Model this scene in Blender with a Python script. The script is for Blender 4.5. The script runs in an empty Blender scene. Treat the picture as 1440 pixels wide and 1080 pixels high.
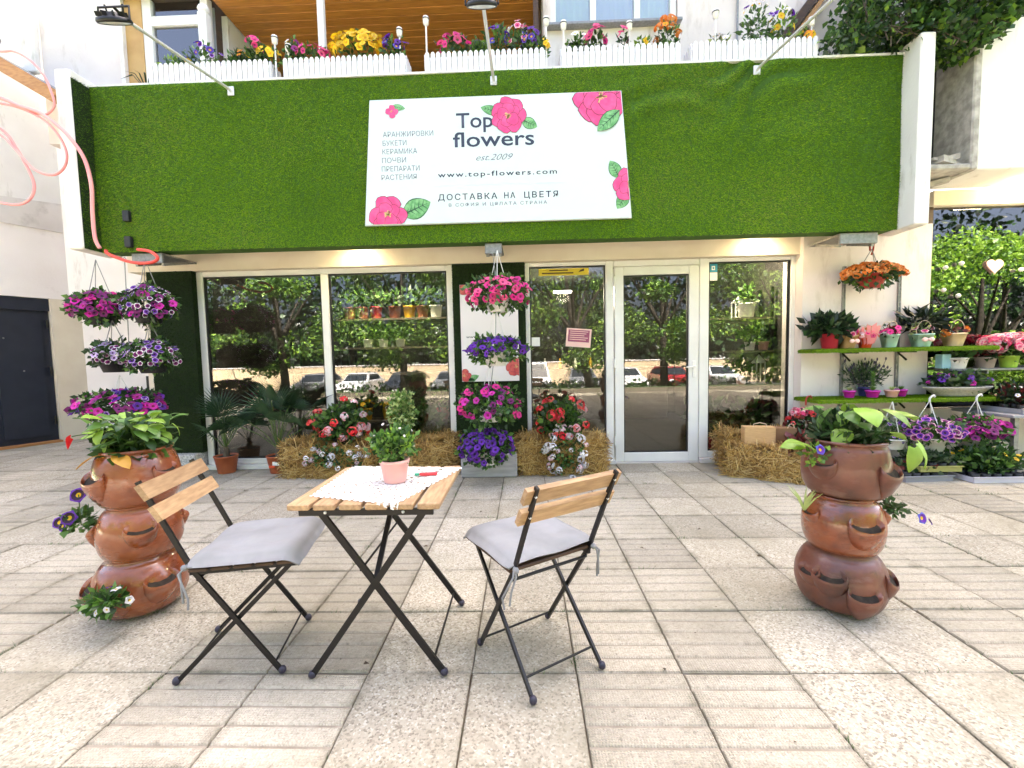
import bpy, math, random
import numpy as np
from mathutils import Vector, Matrix
rnd = random.Random(7)
S = bpy.context.scene
COL = S.collection
R = math.radians

# ------------------------------------------------------------------ camera
def camera_axes(yaw, pitch, roll):
    cy, sy = math.cos(yaw), math.sin(yaw)
    f = Vector((sy, cy, 0)); r = Vector((cy, -sy, 0)); d = Vector((0, 0, -1))
    f2 = f * math.cos(pitch) + d * math.sin(pitch)
    d2 = d * math.cos(pitch) - f * math.sin(pitch)
    r3 = r * math.cos(roll) + d2 * math.sin(roll)
    d3 = d2 * math.cos(roll) - r * math.sin(roll)
    return r3, d3, f2
cd = bpy.data.cameras.new('camera')
cam = bpy.data.objects.new('camera', cd); COL.objects.link(cam)
r3, d3, f2 = camera_axes(-0.02908, 0.06508, 0.02118)
M = Matrix((r3, -d3, -f2)).transposed().to_4x4()
M.translation = Vector((0, 0, 1.207))
cam.matrix_world = M
cd.sensor_width = 36; cd.lens = 612.1 / 1440 * 36
cd.clip_start = 0.05; cd.clip_end = 500
S.camera = cam

# ------------------------------------------------------------------ sky, sun, exposure
SUN_EL, SUN_AZ = R(52), R(12)        # sun stands behind the shop, a little to the right
w = bpy.data.worlds.new('World'); S.world = w; w.use_nodes = True
nt = w.node_tree; nt.nodes.clear()
sky = nt.nodes.new('ShaderNodeTexSky'); sky.sky_type = 'NISHITA'; sky.sun_disc = False
sky.sun_elevation = SUN_EL; sky.sun_rotation = SUN_AZ
sky.air_density = 0.6; sky.dust_density = 10.0; sky.ozone_density = 0.0
bg = nt.nodes.new('ShaderNodeBackground'); bg.inputs[1].default_value = 0.15
wo = nt.nodes.new('ShaderNodeOutputWorld')
nt.links.new(sky.outputs[0], bg.inputs[0]); nt.links.new(bg.outputs[0], wo.inputs[0])
sl = bpy.data.lights.new('sun', 'SUN'); sl.energy = 5.0; sl.angle = R(0.53); sl.color = (1, .95, .86)
so = bpy.data.objects.new('sun', sl); COL.objects.link(so)
sdir = Vector((math.sin(SUN_AZ) * math.cos(SUN_EL), math.cos(SUN_AZ) * math.cos(SUN_EL), math.sin(SUN_EL)))
so.rotation_euler = sdir.to_track_quat('Z', 'Y').to_euler(); so.location = (0, 30, 30)
vs = S.view_settings
S.display_settings.display_device = 'sRGB'
vs.view_transform = 'Standard'; vs.look = 'None'; vs.gamma = 1; vs.use_curve_mapping = False
vs.exposure = 3.4

# ------------------------------------------------------------------ mesh helpers
class MB:
    def __init__(s): s.v = []; s.f = []; s.m = []; s.sm = []
    def add(s, vs_, fs, mi=0, smooth=False):
        o = len(s.v); s.v.extend([tuple(p) for p in vs_])
        for f in fs: s.f.append([o + i for i in f]); s.m.append(mi); s.sm.append(smooth)
        return s
    def box(s, a, b, mi=0):
        x0, y0, z0 = a; x1, y1, z1 = b
        return s.add([(x0,y0,z0),(x1,y0,z0),(x1,y1,z0),(x0,y1,z0),(x0,y0,z1),(x1,y0,z1),(x1,y1,z1),(x0,y1,z1)],
              [(3,2,1,0),(4,5,6,7),(0,1,5,4),(1,2,6,5),(2,3,7,6),(3,0,4,7)], mi)
    def bbox(s, a, b, c=.004, mi=0):
        """box with chamfered vertical + horizontal edges (small bevel)"""
        x0,y0,z0 = a; x1,y1,z1 = b
        def ring(i, z): return [(x0+i+c*(0),y0+i+c,z),(x0+i+c,y0+i,z),(x1-i-c,y0+i,z),(x1-i,y0+i+c,z),(x1-i,y1-i-c,z),(x1-i-c,y1-i,z),(x0+i+c,y1-i,z),(x0+i,y1-i-c,z)]
        rs = [ring(c, z0), ring(0, z0+c), ring(0, z1-c), ring(c, z1)]
        V = sum(rs, []); F = [tuple(range(7,-1,-1)), tuple(range(24,32))]
        for k in range(3):
            for i in range(8): F.append((k*8+i, k*8+(i+1)%8, k*8+8+(i+1)%8, k*8+8+i))
        return s.add(V, F, mi)
    def obox(s, c, ux, uy, uz, mi=0):
        """oriented box: centre and three half-axis vectors"""
        c, ux, uy, uz = map(Vector, (c, ux, uy, uz)); V = []
        for k in (-1, 1):
            for a, b in ((-1,-1),(1,-1),(1,1),(-1,1)): V.append(c + a*ux + b*uy + k*uz)
        return s.add(V, [(3,2,1,0),(4,5,6,7),(0,1,5,4),(1,2,6,5),(2,3,7,6),(3,0,4,7)], mi)
    def tube(s, pts, r, n=8, mi=0, cap=True, flat=None):
        pts = [Vector(p) for p in pts]; N = len(pts)
        rr = r if isinstance(r, (list, tuple)) else [r]*N
        V = []; up = Vector((0,0,1)); prev = None
        for i, p in enumerate(pts):
            t = (pts[min(i+1,N-1)] - pts[max(i-1,0)]).normalized()
            if prev is None:
                a = up if abs(t.z) < .95 else Vector((1,0,0)); u = t.cross(a).normalized()
            else:
                u = (prev - t*prev.dot(t)); u = u.normalized() if u.length > 1e-6 else t.orthogonal().normalized()
            prev = u; q = t.cross(u)
            for k in range(n):
                an = 2*math.pi*k/n
                V.append(p + rr[i]*(math.cos(an)*u + math.sin(an)*q))
        F = [(i*n+k, i*n+(k+1)%n, (i+1)*n+(k+1)%n, (i+1)*n+k) for i in range(N-1) for k in range(n)]
        s.add(V, F, mi, True)
        if cap: s.add(V[:n], [tuple(range(n-1,-1,-1))], mi); s.add(V[-n:], [tuple(range(n))], mi)
        return s
    def lathe(s, prof, n=24, c=(0,0,0), mi=0, sx=1, sy=1):
        V = []; F = []; N = len(prof)
        for r, z in prof:
            for k in range(n):
                a = 2*math.pi*k/n; V.append((c[0]+sx*r*math.cos(a), c[1]+sy*r*math.sin(a), c[2]+z))
        for i in range(N-1):
            for k in range(n): F.append((i*n+k, i*n+(k+1)%n, (i+1)*n+(k+1)%n, (i+1)*n+k))
        return s.add(V, F, mi, True)
    def disc(s, c, r, n=20, mi=0, ny=None):
        return s.add([(c[0]+r*math.cos(2*math.pi*k/n), c[1]+(ny or r)*math.sin(2*math.pi*k/n), c[2]) for k in range(n)], [tuple(range(n))], mi)
    def prism(s, poly, y0, y1, mi=0):
        """polygon in XZ extruded along Y (y0 front)"""
        n = len(poly)
        V = [(x,y0,z) for x,z in poly] + [(x,y1,z) for x,z in poly]
        F = [tuple(range(n)), tuple(range(2*n-1,n-1,-1))] + [(i,n+i,n+(i+1)%n,(i+1)%n) for i in range(n)]
        return s.add(V, F, mi)
    def ball(s, c, r, n=10, m=6, mi=0):
        rr = r if isinstance(r,(tuple,list)) else (r,r,r)
        V = [(c[0],c[1],c[2]-rr[2])]
        for i in range(1,m):
            t = math.pi*i/m - math.pi/2
            for k in range(n):
                a = 2*math.pi*k/n; V.append((c[0]+rr[0]*math.cos(t)*math.cos(a), c[1]+rr[1]*math.cos(t)*math.sin(a), c[2]+rr[2]*math.sin(t)))
        V.append((c[0],c[1],c[2]+rr[2])); F = []
        for k in range(n): F.append((0,1+(k+1)%n,1+k))
        for i in range(m-2):
            for k in range(n): F.append((1+i*n+k,1+i*n+(k+1)%n,1+(i+1)*n+(k+1)%n,1+(i+1)*n+k))
        L = len(V)-1
        for k in range(n): F.append((L,L-n+k,L-n+(k+1)%n))
        return s.add(V, F, mi, True)
    def mesh(s, name, mats, off=(0,0,0)):
        me = bpy.data.meshes.new(name)
        o = Vector(off)
        me.from_pydata([tuple(Vector(p)-o) for p in s.v], [], s.f)
        for m in (mats if isinstance(mats,(list,tuple)) else [mats]): me.materials.append(m)
        me.polygons.foreach_set('material_index', s.m); me.polygons.foreach_set('use_smooth', s.sm)
        me.update(); return me
def npmesh(name, V, F, mats, mi=None, smooth=False):
    V = np.asarray(V, np.float32).reshape(-1,3); F = np.asarray(F, np.int32); k = F.shape[1]; n = len(F)
    me = bpy.data.meshes.new(name)
    me.vertices.add(len(V)); me.vertices.foreach_set('co', V.ravel())
    me.loops.add(n*k); me.loops.foreach_set('vertex_index', F.ravel())
    me.polygons.add(n); me.polygons.foreach_set('loop_start', np.arange(0,n*k,k,dtype=np.int32))
    for m in (mats if isinstance(mats,(list,tuple)) else [mats]): me.materials.append(m)
    if mi is not None: me.polygons.foreach_set('material_index', np.asarray(mi,np.int32))
    if smooth: me.polygons.foreach_set('use_smooth', np.ones(n,bool))
    me.update(calc_edges=True); return me
def link(name, me, parent=None, loc=None, rot=None, scale=None, kind=None):
    o = bpy.data.objects.new(name, me); COL.objects.link(o)
    if parent is not None: o.parent = parent
    if loc is not None: o.location = loc
    if rot is not None: o.rotation_euler = rot
    if scale is not None: o.scale = (scale,)*3 if isinstance(scale,(int,float)) else scale
    if kind: o['kind'] = kind
    return o
def tag(o, label, cat, group=None):
    o['label'] = label; o['category'] = cat
    if group: o['group'] = group
    return o
def thing(name, label, cat, loc=(0,0,0), rz=0, group=None):
    o = bpy.data.objects.new(name, None); COL.objects.link(o)
    o.location = loc; o.rotation_euler = (0,0,rz); o.empty_display_size = .1
    return tag(o, label, cat, group)
def part(name, mb, mats, parent, kind=None, world=False):
    """mesh part; world=True: the builder was filled in world coordinates"""
    off = parent.location if world else (0,0,0)
    return link(name, mb.mesh(name, mats, off), parent, kind=kind)
def solo(name, mb, mats, label, cat, loc, group=None, kind=None):
    o = link(name, mb.mesh(name, mats, loc), None, loc); tag(o, label, cat, group)
    if kind: o['kind'] = kind
    return o
def struct(name, mb, mats):
    o = link(name, mb.mesh(name, mats)); o['kind'] = 'structure'; return o
def copy_tree(o, parent=None):
    c = o.copy(); COL.objects.link(c)
    if parent is not None: c.parent = parent
    for ch in list(o.children): copy_tree(ch, c)
    return c

# ------------------------------------------------------------------ materials
def new_mat(name):
    m = bpy.data.materials.new(name); m.use_nodes = True
    n = m.node_tree.nodes; n.clear()
    out = n.new('ShaderNodeOutputMaterial'); return m, m.node_tree, out
def N(nt, t, **kw):
    n = nt.nodes.new(t)
    for k, v in kw.items():
        if k.startswith('i_'): n.inputs[int(k[2:]) if k[2:].isdigit() else k[2:].replace('_',' ')].default_value = v
        else: setattr(n, k, v)
    return n
def c4(c): return (c[0],c[1],c[2],1)
def mat(name, col, col2=None, rough=.6, scale=8, detail=4, bump=0, bscale=60, metal=0, spec=.5, stretch=None,
        coat=0, transl=0, obj_rand=0, lo=.35, hi=.65, dirt=None, dscale=2, dlo=.5, dhi=.75, emit=None, bdist=.004, dstretch=(1,1,1)):
    m, t, out = new_mat(name)
    b = N(t, 'ShaderNodeBsdfPrincipled')
    b.inputs['Roughness'].default_value = rough; b.inputs['Metallic'].default_value = metal
    b.inputs['Specular IOR Level'].default_value = spec; b.inputs['Coat Weight'].default_value = coat
    b.inputs['Coat Roughness'].default_value = .12
    tc = N(t, 'ShaderNodeTexCoord'); src = tc.outputs['Object']
    if stretch:
        mp = N(t, 'ShaderNodeMapping'); mp.inputs['Scale'].default_value = stretch
        t.links.new(src, mp.inputs[0]); src = mp.outputs[0]
    colour = None
    if col2 is not None:
        no = N(t, 'ShaderNodeTexNoise'); no.inputs['Scale'].default_value = scale; no.inputs['Detail'].default_value = detail
        t.links.new(src, no.inputs['Vector'])
        rp = N(t, 'ShaderNodeValToRGB'); rp.color_ramp.elements[0].position = lo; rp.color_ramp.elements[1].position = hi
        rp.color_ramp.elements[0].color = c4(col); rp.color_ramp.elements[1].color = c4(col2)
        t.links.new(no.outputs[0], rp.inputs[0]); colour = rp.outputs[0]
    else:
        rg = N(t, 'ShaderNodeRGB'); rg.outputs[0].default_value = c4(col); colour = rg.outputs[0]
    if dirt is not None:
        no = N(t, 'ShaderNodeTexNoise'); no.inputs['Scale'].default_value = dscale; no.inputs['Detail'].default_value = 8; no.inputs['Roughness'].default_value = .65
        dm = N(t, 'ShaderNodeMapping'); dm.inputs['Scale'].default_value = dstretch; t.links.new(tc.outputs['Object'], dm.inputs[0]); t.links.new(dm.outputs[0], no.inputs['Vector'])
        rp = N(t, 'ShaderNodeMapRange'); rp.inputs[1].default_value = dlo; rp.inputs[2].default_value = dhi
        t.links.new(no.outputs[0], rp.inputs[0])
        mx = N(t, 'ShaderNodeMix', data_type='RGBA'); t.links.new(rp.outputs[0], mx.inputs[0])
        t.links.new(colour, mx.inputs[6]); mx.inputs[7].default_value = c4(dirt); colour = mx.outputs[2]
    if obj_rand:
        oi = N(t, 'ShaderNodeObjectInfo'); mr = N(t, 'ShaderNodeMapRange')
        mr.inputs[3].default_value = 1-obj_rand; mr.inputs[4].default_value = 1+obj_rand
        t.links.new(oi.outputs['Random'], mr.inputs[0])
        hs = N(t, 'ShaderNodeHueSaturation'); t.links.new(mr.outputs[0], hs.inputs['Value']); t.links.new(colour, hs.inputs['Color']); colour = hs.outputs[0]
    t.links.new(colour, b.inputs['Base Color'])
    if bump:
        no = N(t, 'ShaderNodeTexNoise'); no.inputs['Scale'].default_value = bscale; no.inputs['Detail'].default_value = 5
        t.links.new(src, no.inputs['Vector'])
        bp = N(t, 'ShaderNodeBump'); bp.inputs['Strength'].default_value = bump; bp.inputs['Distance'].default_value = bdist
        t.links.new(no.outputs[0], bp.inputs['Height']); t.links.new(bp.outputs[0], b.inputs['Normal'])
    if emit:
        b.inputs['Emission Color'].default_value = c4(emit[:3]); b.inputs['Emission Strength'].default_value = emit[3]
    sh = b.outputs[0]
    if transl:
        tr = N(t, 'ShaderNodeBsdfTranslucent'); t.links.new(colour, tr.inputs[0])
        mx = N(t, 'ShaderNodeMixShader'); mx.inputs[0].default_value = transl
        t.links.new(sh, mx.inputs[1]); t.links.new(tr.outputs[0], mx.inputs[2]); sh = mx.outputs[0]
    t.links.new(sh, out.inputs[0])
    return m
def leafmat(name, col, rough=.45): return mat(name, col, tuple(c*1.5 for c in col), rough=rough, scale=9, transl=.25, obj_rand=.25)
def petalmat(name, col): return mat(name, col, rough=.6, transl=.3, obj_rand=.30)

WHITEPVC = mat('white_pvc', (.80,.79,.77), (.72,.71,.68), rough=.32, scale=3)
CREAM = mat('cream_plaster', (.66,.58,.46), (.72,.65,.53), rough=.85, scale=3, bump=.3, bscale=40, dirt=(.36,.30,.22), dscale=5, dlo=.66, dhi=.80)
PINKWALL = mat('pale_pink_plaster', (.70,.62,.59), (.76,.69,.66), rough=.9, scale=2.5, bump=.3, bscale=60, dirt=(.44,.36,.31), dscale=3.2, dlo=.55, dhi=.80, dstretch=(1.6,1.6,.45))
WHITEWALL = mat('white_plaster', (.80,.78,.75), (.74,.71,.68), rough=.9, scale=2, bump=.35, bscale=50, dirt=(.40,.36,.31), dscale=4, dlo=.58, dhi=.80, dstretch=(1.6,1.6,.4))
GREYWALL = mat('grey_plaster', (.58,.54,.52), (.67,.63,.61), rough=.9, scale=1.6, bump=.5, bscale=30, dirt=(.36,.33,.31), dscale=2.5, dlo=.55, dhi=.8)
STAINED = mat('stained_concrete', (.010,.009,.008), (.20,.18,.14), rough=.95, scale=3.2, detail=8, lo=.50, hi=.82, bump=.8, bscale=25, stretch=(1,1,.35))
BROKEN = mat('broken_concrete', (.50,.47,.43), (.30,.28,.25), rough=.95, scale=14, bump=1, bscale=40)
GRANITE = mat('granite', (.30,.30,.30), (.62,.61,.60), rough=.7, scale=70, lo=.4, hi=.6)
TURFBASE = mat('turf_backing', (.030,.085,.005), (.05,.13,.008), rough=.9, scale=30)
TURF = [mat('turf_green_%s' % n, c, rough=.6, transl=.15, spec=.12) for n, c in (('deep',(.105,.215,.005)),('mid',(.180,.335,.008)),('fresh',(.26,.42,.014)),('straw',(.26,.30,.05)))]
NAVY = mat('navy_gate_paint', (.012,.016,.030), (.018,.022,.038), rough=.45, scale=4)
BLACKMETAL = mat('black_metal', (.012,.011,.011), rough=.4, metal=.3)
DARKCAP = mat('dark_plastic', (.03,.025,.045), rough=.45)
TURFDARK = [mat('dark_turf_%s' % n, c, rough=.7, spec=.1) for n, c in (('deep',(.008,.020,.003)),('mid',(.016,.038,.005)),('fresh',(.026,.056,.008)),('straw',(.03,.05,.01)))]  # darker turf for pillars and fin, with their shade put into the colour
TURFBASED = mat('dark_turf_backing', (.006,.014,.003), (.010,.024,.004), rough=.95, scale=30)  # backing darkened to match, shade included in its colour
ALU = mat('brushed_aluminium', (.66,.66,.66), rough=.4, metal=.35)
GREYMETAL = mat('grey_metal', (.30,.30,.30), (.22,.22,.22), rough=.5, metal=.5, scale=40)
ACACIA = mat('oiled_acacia', (.36,.21,.105), (.49,.31,.17), rough=.5, scale=6, stretch=(2,14,14), obj_rand=.12, bump=.15, bscale=20, spec=.35)
ACACIA_T = mat('oiled_acacia_table', (.33,.20,.105), (.48,.31,.17), rough=.5, scale=6, stretch=(14,2,14), obj_rand=.12, bump=.15, bscale=20, spec=.35)
CEILWOOD = mat('varnished_ceiling_plank', (.36,.145,.018), (.52,.23,.035), rough=.35, scale=5, stretch=(1.2,14,14), obj_rand=.12)
DARKWOOD = mat('dark_brown_wood', (.045,.022,.010), (.075,.036,.016), rough=.6, scale=5, stretch=(2,2,14))
AWNWOOD = mat('awning_wood', (.34,.16,.05), (.46,.24,.08), rough=.5, scale=5, stretch=(3,12,12))
def clay(name, cols, rough, coat):
    m, t, out = new_mat(name); b = N(t, 'ShaderNodeBsdfPrincipled'); tc = N(t, 'ShaderNodeTexCoord'); oi = N(t, 'ShaderNodeObjectInfo')
    ad = N(t, 'ShaderNodeVectorMath', operation='ADD'); t.links.new(tc.outputs['Object'], ad.inputs[0]); t.links.new(oi.outputs['Location'], ad.inputs[1])
    def noise(sc, de, ro, st=(1,1,1)):
        mp = N(t, 'ShaderNodeMapping'); mp.inputs['Scale'].default_value = st; t.links.new(ad.outputs[0], mp.inputs[0])
        n_ = N(t, 'ShaderNodeTexNoise'); n_.inputs['Scale'].default_value = sc; n_.inputs['Detail'].default_value = de; n_.inputs['Roughness'].default_value = ro; t.links.new(mp.outputs[0], n_.inputs['Vector']); return n_.outputs[0]
    n1 = noise(4.5, 8, .62); rp = N(t, 'ShaderNodeValToRGB'); e = rp.color_ramp.elements; e[0].position = .30; e[1].position = .72; e[0].color = c4(cols[0]); e[1].color = c4(cols[3])
    for p_, c_ in ((.44,cols[1]),(.58,cols[2])): rp.color_ramp.elements.new(p_).color = c4(c_)
    t.links.new(n1, rp.inputs[0])
    n2 = noise(16, 9, .7); mr = N(t, 'ShaderNodeMapRange'); mr.inputs[1].default_value = .60; mr.inputs[2].default_value = .70; mr.inputs[4].default_value = .55; t.links.new(n2, mr.inputs[0])
    mx = N(t, 'ShaderNodeMix', data_type='RGBA'); t.links.new(mr.outputs[0], mx.inputs[0]); t.links.new(rp.outputs[0], mx.inputs[6]); mx.inputs[7].default_value = (.045,.018,.011,1)
    n3 = noise(7, 7, .6, (1,1,2.5)); m3 = N(t, 'ShaderNodeMapRange'); m3.inputs[1].default_value = .60; m3.inputs[2].default_value = .78; m3.inputs[4].default_value = .38; t.links.new(n3, m3.inputs[0])
    x3 = N(t, 'ShaderNodeMix', data_type='RGBA'); t.links.new(m3.outputs[0], x3.inputs[0]); t.links.new(mx.outputs[2], x3.inputs[6]); x3.inputs[7].default_value = (.36,.25,.20,1)
    # soil splash near the foot of each pot
    sp = N(t, 'ShaderNodeSeparateXYZ'); t.links.new(tc.outputs['Object'], sp.inputs[0]); ms = N(t, 'ShaderNodeMapRange'); ms.inputs[1].default_value = .075; ms.inputs[2].default_value = .0; ms.inputs[4].default_value = .55; t.links.new(sp.outputs[2], ms.inputs[0])
    mm = N(t, 'ShaderNodeMath', operation='MULTIPLY'); t.links.new(ms.outputs[0], mm.inputs[0]); t.links.new(n2, mm.inputs[1]); x4 = N(t, 'ShaderNodeMix', data_type='RGBA'); t.links.new(mm.outputs[0], x4.inputs[0]); t.links.new(x3.outputs[2], x4.inputs[6]); x4.inputs[7].default_value = (.11,.085,.06,1)
    t.links.new(x4.outputs[2], b.inputs['Base Color'])
    rr = N(t, 'ShaderNodeMapRange'); rr.inputs[1].default_value = .35; rr.inputs[2].default_value = .68; rr.inputs[3].default_value = rough-.08; rr.inputs[4].default_value = rough+.28; t.links.new(n3, rr.inputs[0]); t.links.new(rr.outputs[0], b.inputs['Roughness'])
    cw = N(t, 'ShaderNodeMapRange'); cw.inputs[1].default_value = .42; cw.inputs[2].default_value = .62; cw.inputs[3].default_value = coat; cw.inputs[4].default_value = coat*.25; t.links.new(n3, cw.inputs[0]); t.links.new(cw.outputs[0], b.inputs['Coat Weight']); b.inputs['Coat Roughness'].default_value = .10
    bp = N(t, 'ShaderNodeBump'); bp.inputs['Strength'].default_value = .5; bp.inputs['Distance'].default_value = .006; t.links.new(n1, bp.inputs['Height']); b2 = N(t, 'ShaderNodeBump'); b2.inputs['Strength'].default_value = .35; b2.inputs['Distance'].default_value = .0012; t.links.new(n2, b2.inputs['Height']); t.links.new(bp.outputs[0], b2.inputs['Normal']); t.links.new(b2.outputs[0], b.inputs['Normal'])
    t.links.new(b.outputs[0], out.inputs[0]); return m
TERRACOTTA = clay('glazed_terracotta', ((.10,.026,.011),(.22,.052,.016),(.29,.078,.022),(.38,.135,.045)), .22, 1.0)
TERRACOTTA_D = clay('dull_terracotta', ((.060,.022,.014),(.125,.038,.021),(.175,.055,.030),(.23,.085,.050)), .36, .5)
SOIL = mat('potting_soil', (.018,.012,.008), (.045,.03,.02), rough=.95, scale=40, bump=1, bscale=60)
STRAW = [mat('straw_%s' % n, c, rough=.55, transl=.1) for n, c in (('gold',(.50,.30,.075)),('pale',(.62,.44,.17)),('brown',(.28,.15,.04)),('umber',(.15,.08,.02)))]  # the last tone is the darkest straw, scattered at random
STRAWBODY = mat('straw_body', (.20,.11,.03), (.34,.20,.06), rough=.9, scale=40, bump=1, bscale=70)
CUSHION = mat('cushion_cloth', (.215,.214,.220), (.268,.267,.276), rough=.9, scale=7, detail=8, bump=.5, bscale=9, bdist=.012)
LACE = mat('white_lace', (.85,.83,.80), rough=.9, transl=.15)
PINKPOT = mat('pink_glazed_pot', (.80,.42,.38), rough=.35)
PLASTERRA = mat('terracotta_plastic', (.42,.105,.04), (.46,.13,.05), rough=.5, scale=6)
WHITEPLASTIC = mat('white_plastic', (.80,.79,.76), rough=.4)
GREYPLASTIC = mat('grey_tray_plastic', (.28,.28,.31), rough=.5)
LILACTRAY = mat('pale_tray_plastic', (.60,.57,.64), rough=.5)
BLACKPLASTIC = mat('black_plastic', (.012,.012,.013), rough=.5)
MAGENTAPOT = mat('magenta_plastic', (.55,.02,.38), rough=.35)
ROSEPOT = mat('rose_plastic', (.78,.42,.36), rough=.45)
REDPOT = mat('crimson_pot', (.42,.025,.045), rough=.4)
BASKETRED = mat('brick_red_plastic', (.34,.035,.02), rough=.5)
MINT = mat('mint_paper', (.45,.70,.62), rough=.7)
KRAFT = mat('kraft_paper', (.52,.32,.14), (.60,.38,.18), rough=.8, scale=20, stretch=(1,1,8))
PEACH = mat('peach_paper', (.82,.60,.42), rough=.7)
ORANGE = mat('orange_red_paper', (.75,.08,.02), rough=.6)
CANE = mat('cane_handle', (.62,.48,.33), rough=.6)
PINKWRAP = mat('pink_wrap', (.82,.34,.34), rough=.5, transl=.4)
YELLOWPOT = mat('yellow_pot', (.70,.40,.02), rough=.4)
BROWNPOT = mat('brown_ceramic', (.26,.08,.05), rough=.4)
LIMEPOT = mat('lime_pot', (.32,.52,.06), rough=.45)
TAUPEPOT = mat('taupe_pot', (.30,.25,.22), rough=.6)
BLUEBOX = mat('pale_blue_box', (.30,.52,.62), rough=.6)
TREEBARK = mat('street_tree_bark', (.018,.014,.010), (.05,.04,.03), rough=.95, scale=8)
BARK = mat('bark', (.07,.05,.035), (.14,.11,.08), rough=.95, scale=12, bump=1, bscale=20, stretch=(3,3,.6))
SIGNWHITE = mat('sign_white', (.60,.69,.69), rough=.35)
INK = mat('sign_ink', (.025,.035,.07), rough=.5)
INKGREY = mat('sign_ink_light', (.16,.18,.23), rough=.5)
SIGNPINK = mat('sign_pink', (.72,.045,.20), (.80,.09,.27), rough=.45, scale=14)
SIGNPINKD = mat('sign_pink_dark', (.16,.02,.05), rough=.45)
SIGNLEAF = mat('sign_leaf', (.09,.30,.09), (.22,.48,.20), rough=.45, scale=30)
SIGNLEAFD = mat('sign_leaf_dark', (.02,.08,.035), rough=.45)
SIGNGOLD = mat('sign_stamen', (.62,.45,.18), rough=.5)
CABLE = mat('pink_cable', (.80,.25,.25), (.85,.38,.36), rough=.35, scale=2)
CABLERED = mat('red_cable', (.72,.06,.04), rough=.35)
CAPWHITE = mat('cap_sheet', (.74,.73,.70), (.62,.61,.58), rough=.5, scale=10)
PICKET = mat('white_picket_plastic', (.78,.77,.78), (.72,.71,.73), rough=.45, scale=20, obj_rand=.04)
PLASTICPIPE = mat('grey_pipe', (.60,.58,.54), rough=.5)
LAMPGLASS = mat('lamp_lens', (.75,.75,.72), rough=.2)
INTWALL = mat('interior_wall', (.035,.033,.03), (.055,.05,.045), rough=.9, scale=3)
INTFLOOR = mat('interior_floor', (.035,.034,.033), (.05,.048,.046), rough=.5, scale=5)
INTDARK = mat('furniture_and_recess_dark', (.02,.018,.016), rough=.6)
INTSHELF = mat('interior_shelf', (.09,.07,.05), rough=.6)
LAMPON = mat('lit_lamp', (.9,.85,.7), rough=.4, emit=(1,.82,.5,6))
LAMPIN = mat('lit_interior_lamp', (.9,.9,.85), rough=.4, emit=(1,.9,.72,3))
ASPHALT = mat('asphalt', (.045,.045,.047), (.06,.06,.062), rough=.9, scale=60)
GRASS = mat('verge_grass', (.035,.075,.015), (.07,.12,.03), rough=.9, scale=3, detail=8)
BEIGEFAR = mat('far_beige_render', (.50,.38,.24), (.56,.44,.29), rough=.9, scale=1)
YELLOWPRINT = mat('yellow_print', (.62,.46,.03), rough=.4)
ROSEPRINT = mat('rose_print', (.30,.06,.13), rough=.5)
BLUEPRINT = mat('blue_print', (.03,.25,.38), rough=.4)
POSTERWHITE = mat('poster_white', (.80,.76,.76), rough=.5)
HEARTPINK = mat('pale_pink_heart', (.85,.55,.50), rough=.5)

def glass_mat(name, fac, tint):
    m, t, out = new_mat(name)
    tr = N(t, 'ShaderNodeBsdfTransparent'); tr.inputs[0].default_value = c4(tint)
    gl = N(t, 'ShaderNodeBsdfGlossy'); gl.inputs['Roughness'].default_value = .006; gl.inputs[0].default_value = (1,1,1,1)
    lw = N(t, 'ShaderNodeFresnel'); lw.inputs[0].default_value = 1.5
    ad = N(t, 'ShaderNodeMath', operation='ADD'); ad.inputs[1].default_value = fac; ad.use_clamp = True
    t.links.new(lw.outputs[0], ad.inputs[0])
    mx = N(t, 'ShaderNodeMixShader'); t.links.new(ad.outputs[0], mx.inputs[0])
    t.links.new(tr.outputs[0], mx.inputs[1]); t.links.new(gl.outputs[0], mx.inputs[2])
    t.links.new(mx.outputs[0], out.inputs[0]); return m
GLASS = glass_mat('shop_glass', .020, (.80,.82,.80))
GLASS_R = glass_mat('right_window_glass', .09, (.7,.72,.7))
UPGLASS = glass_mat('upper_window_glass', .10, (.85,.88,.88))

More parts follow.
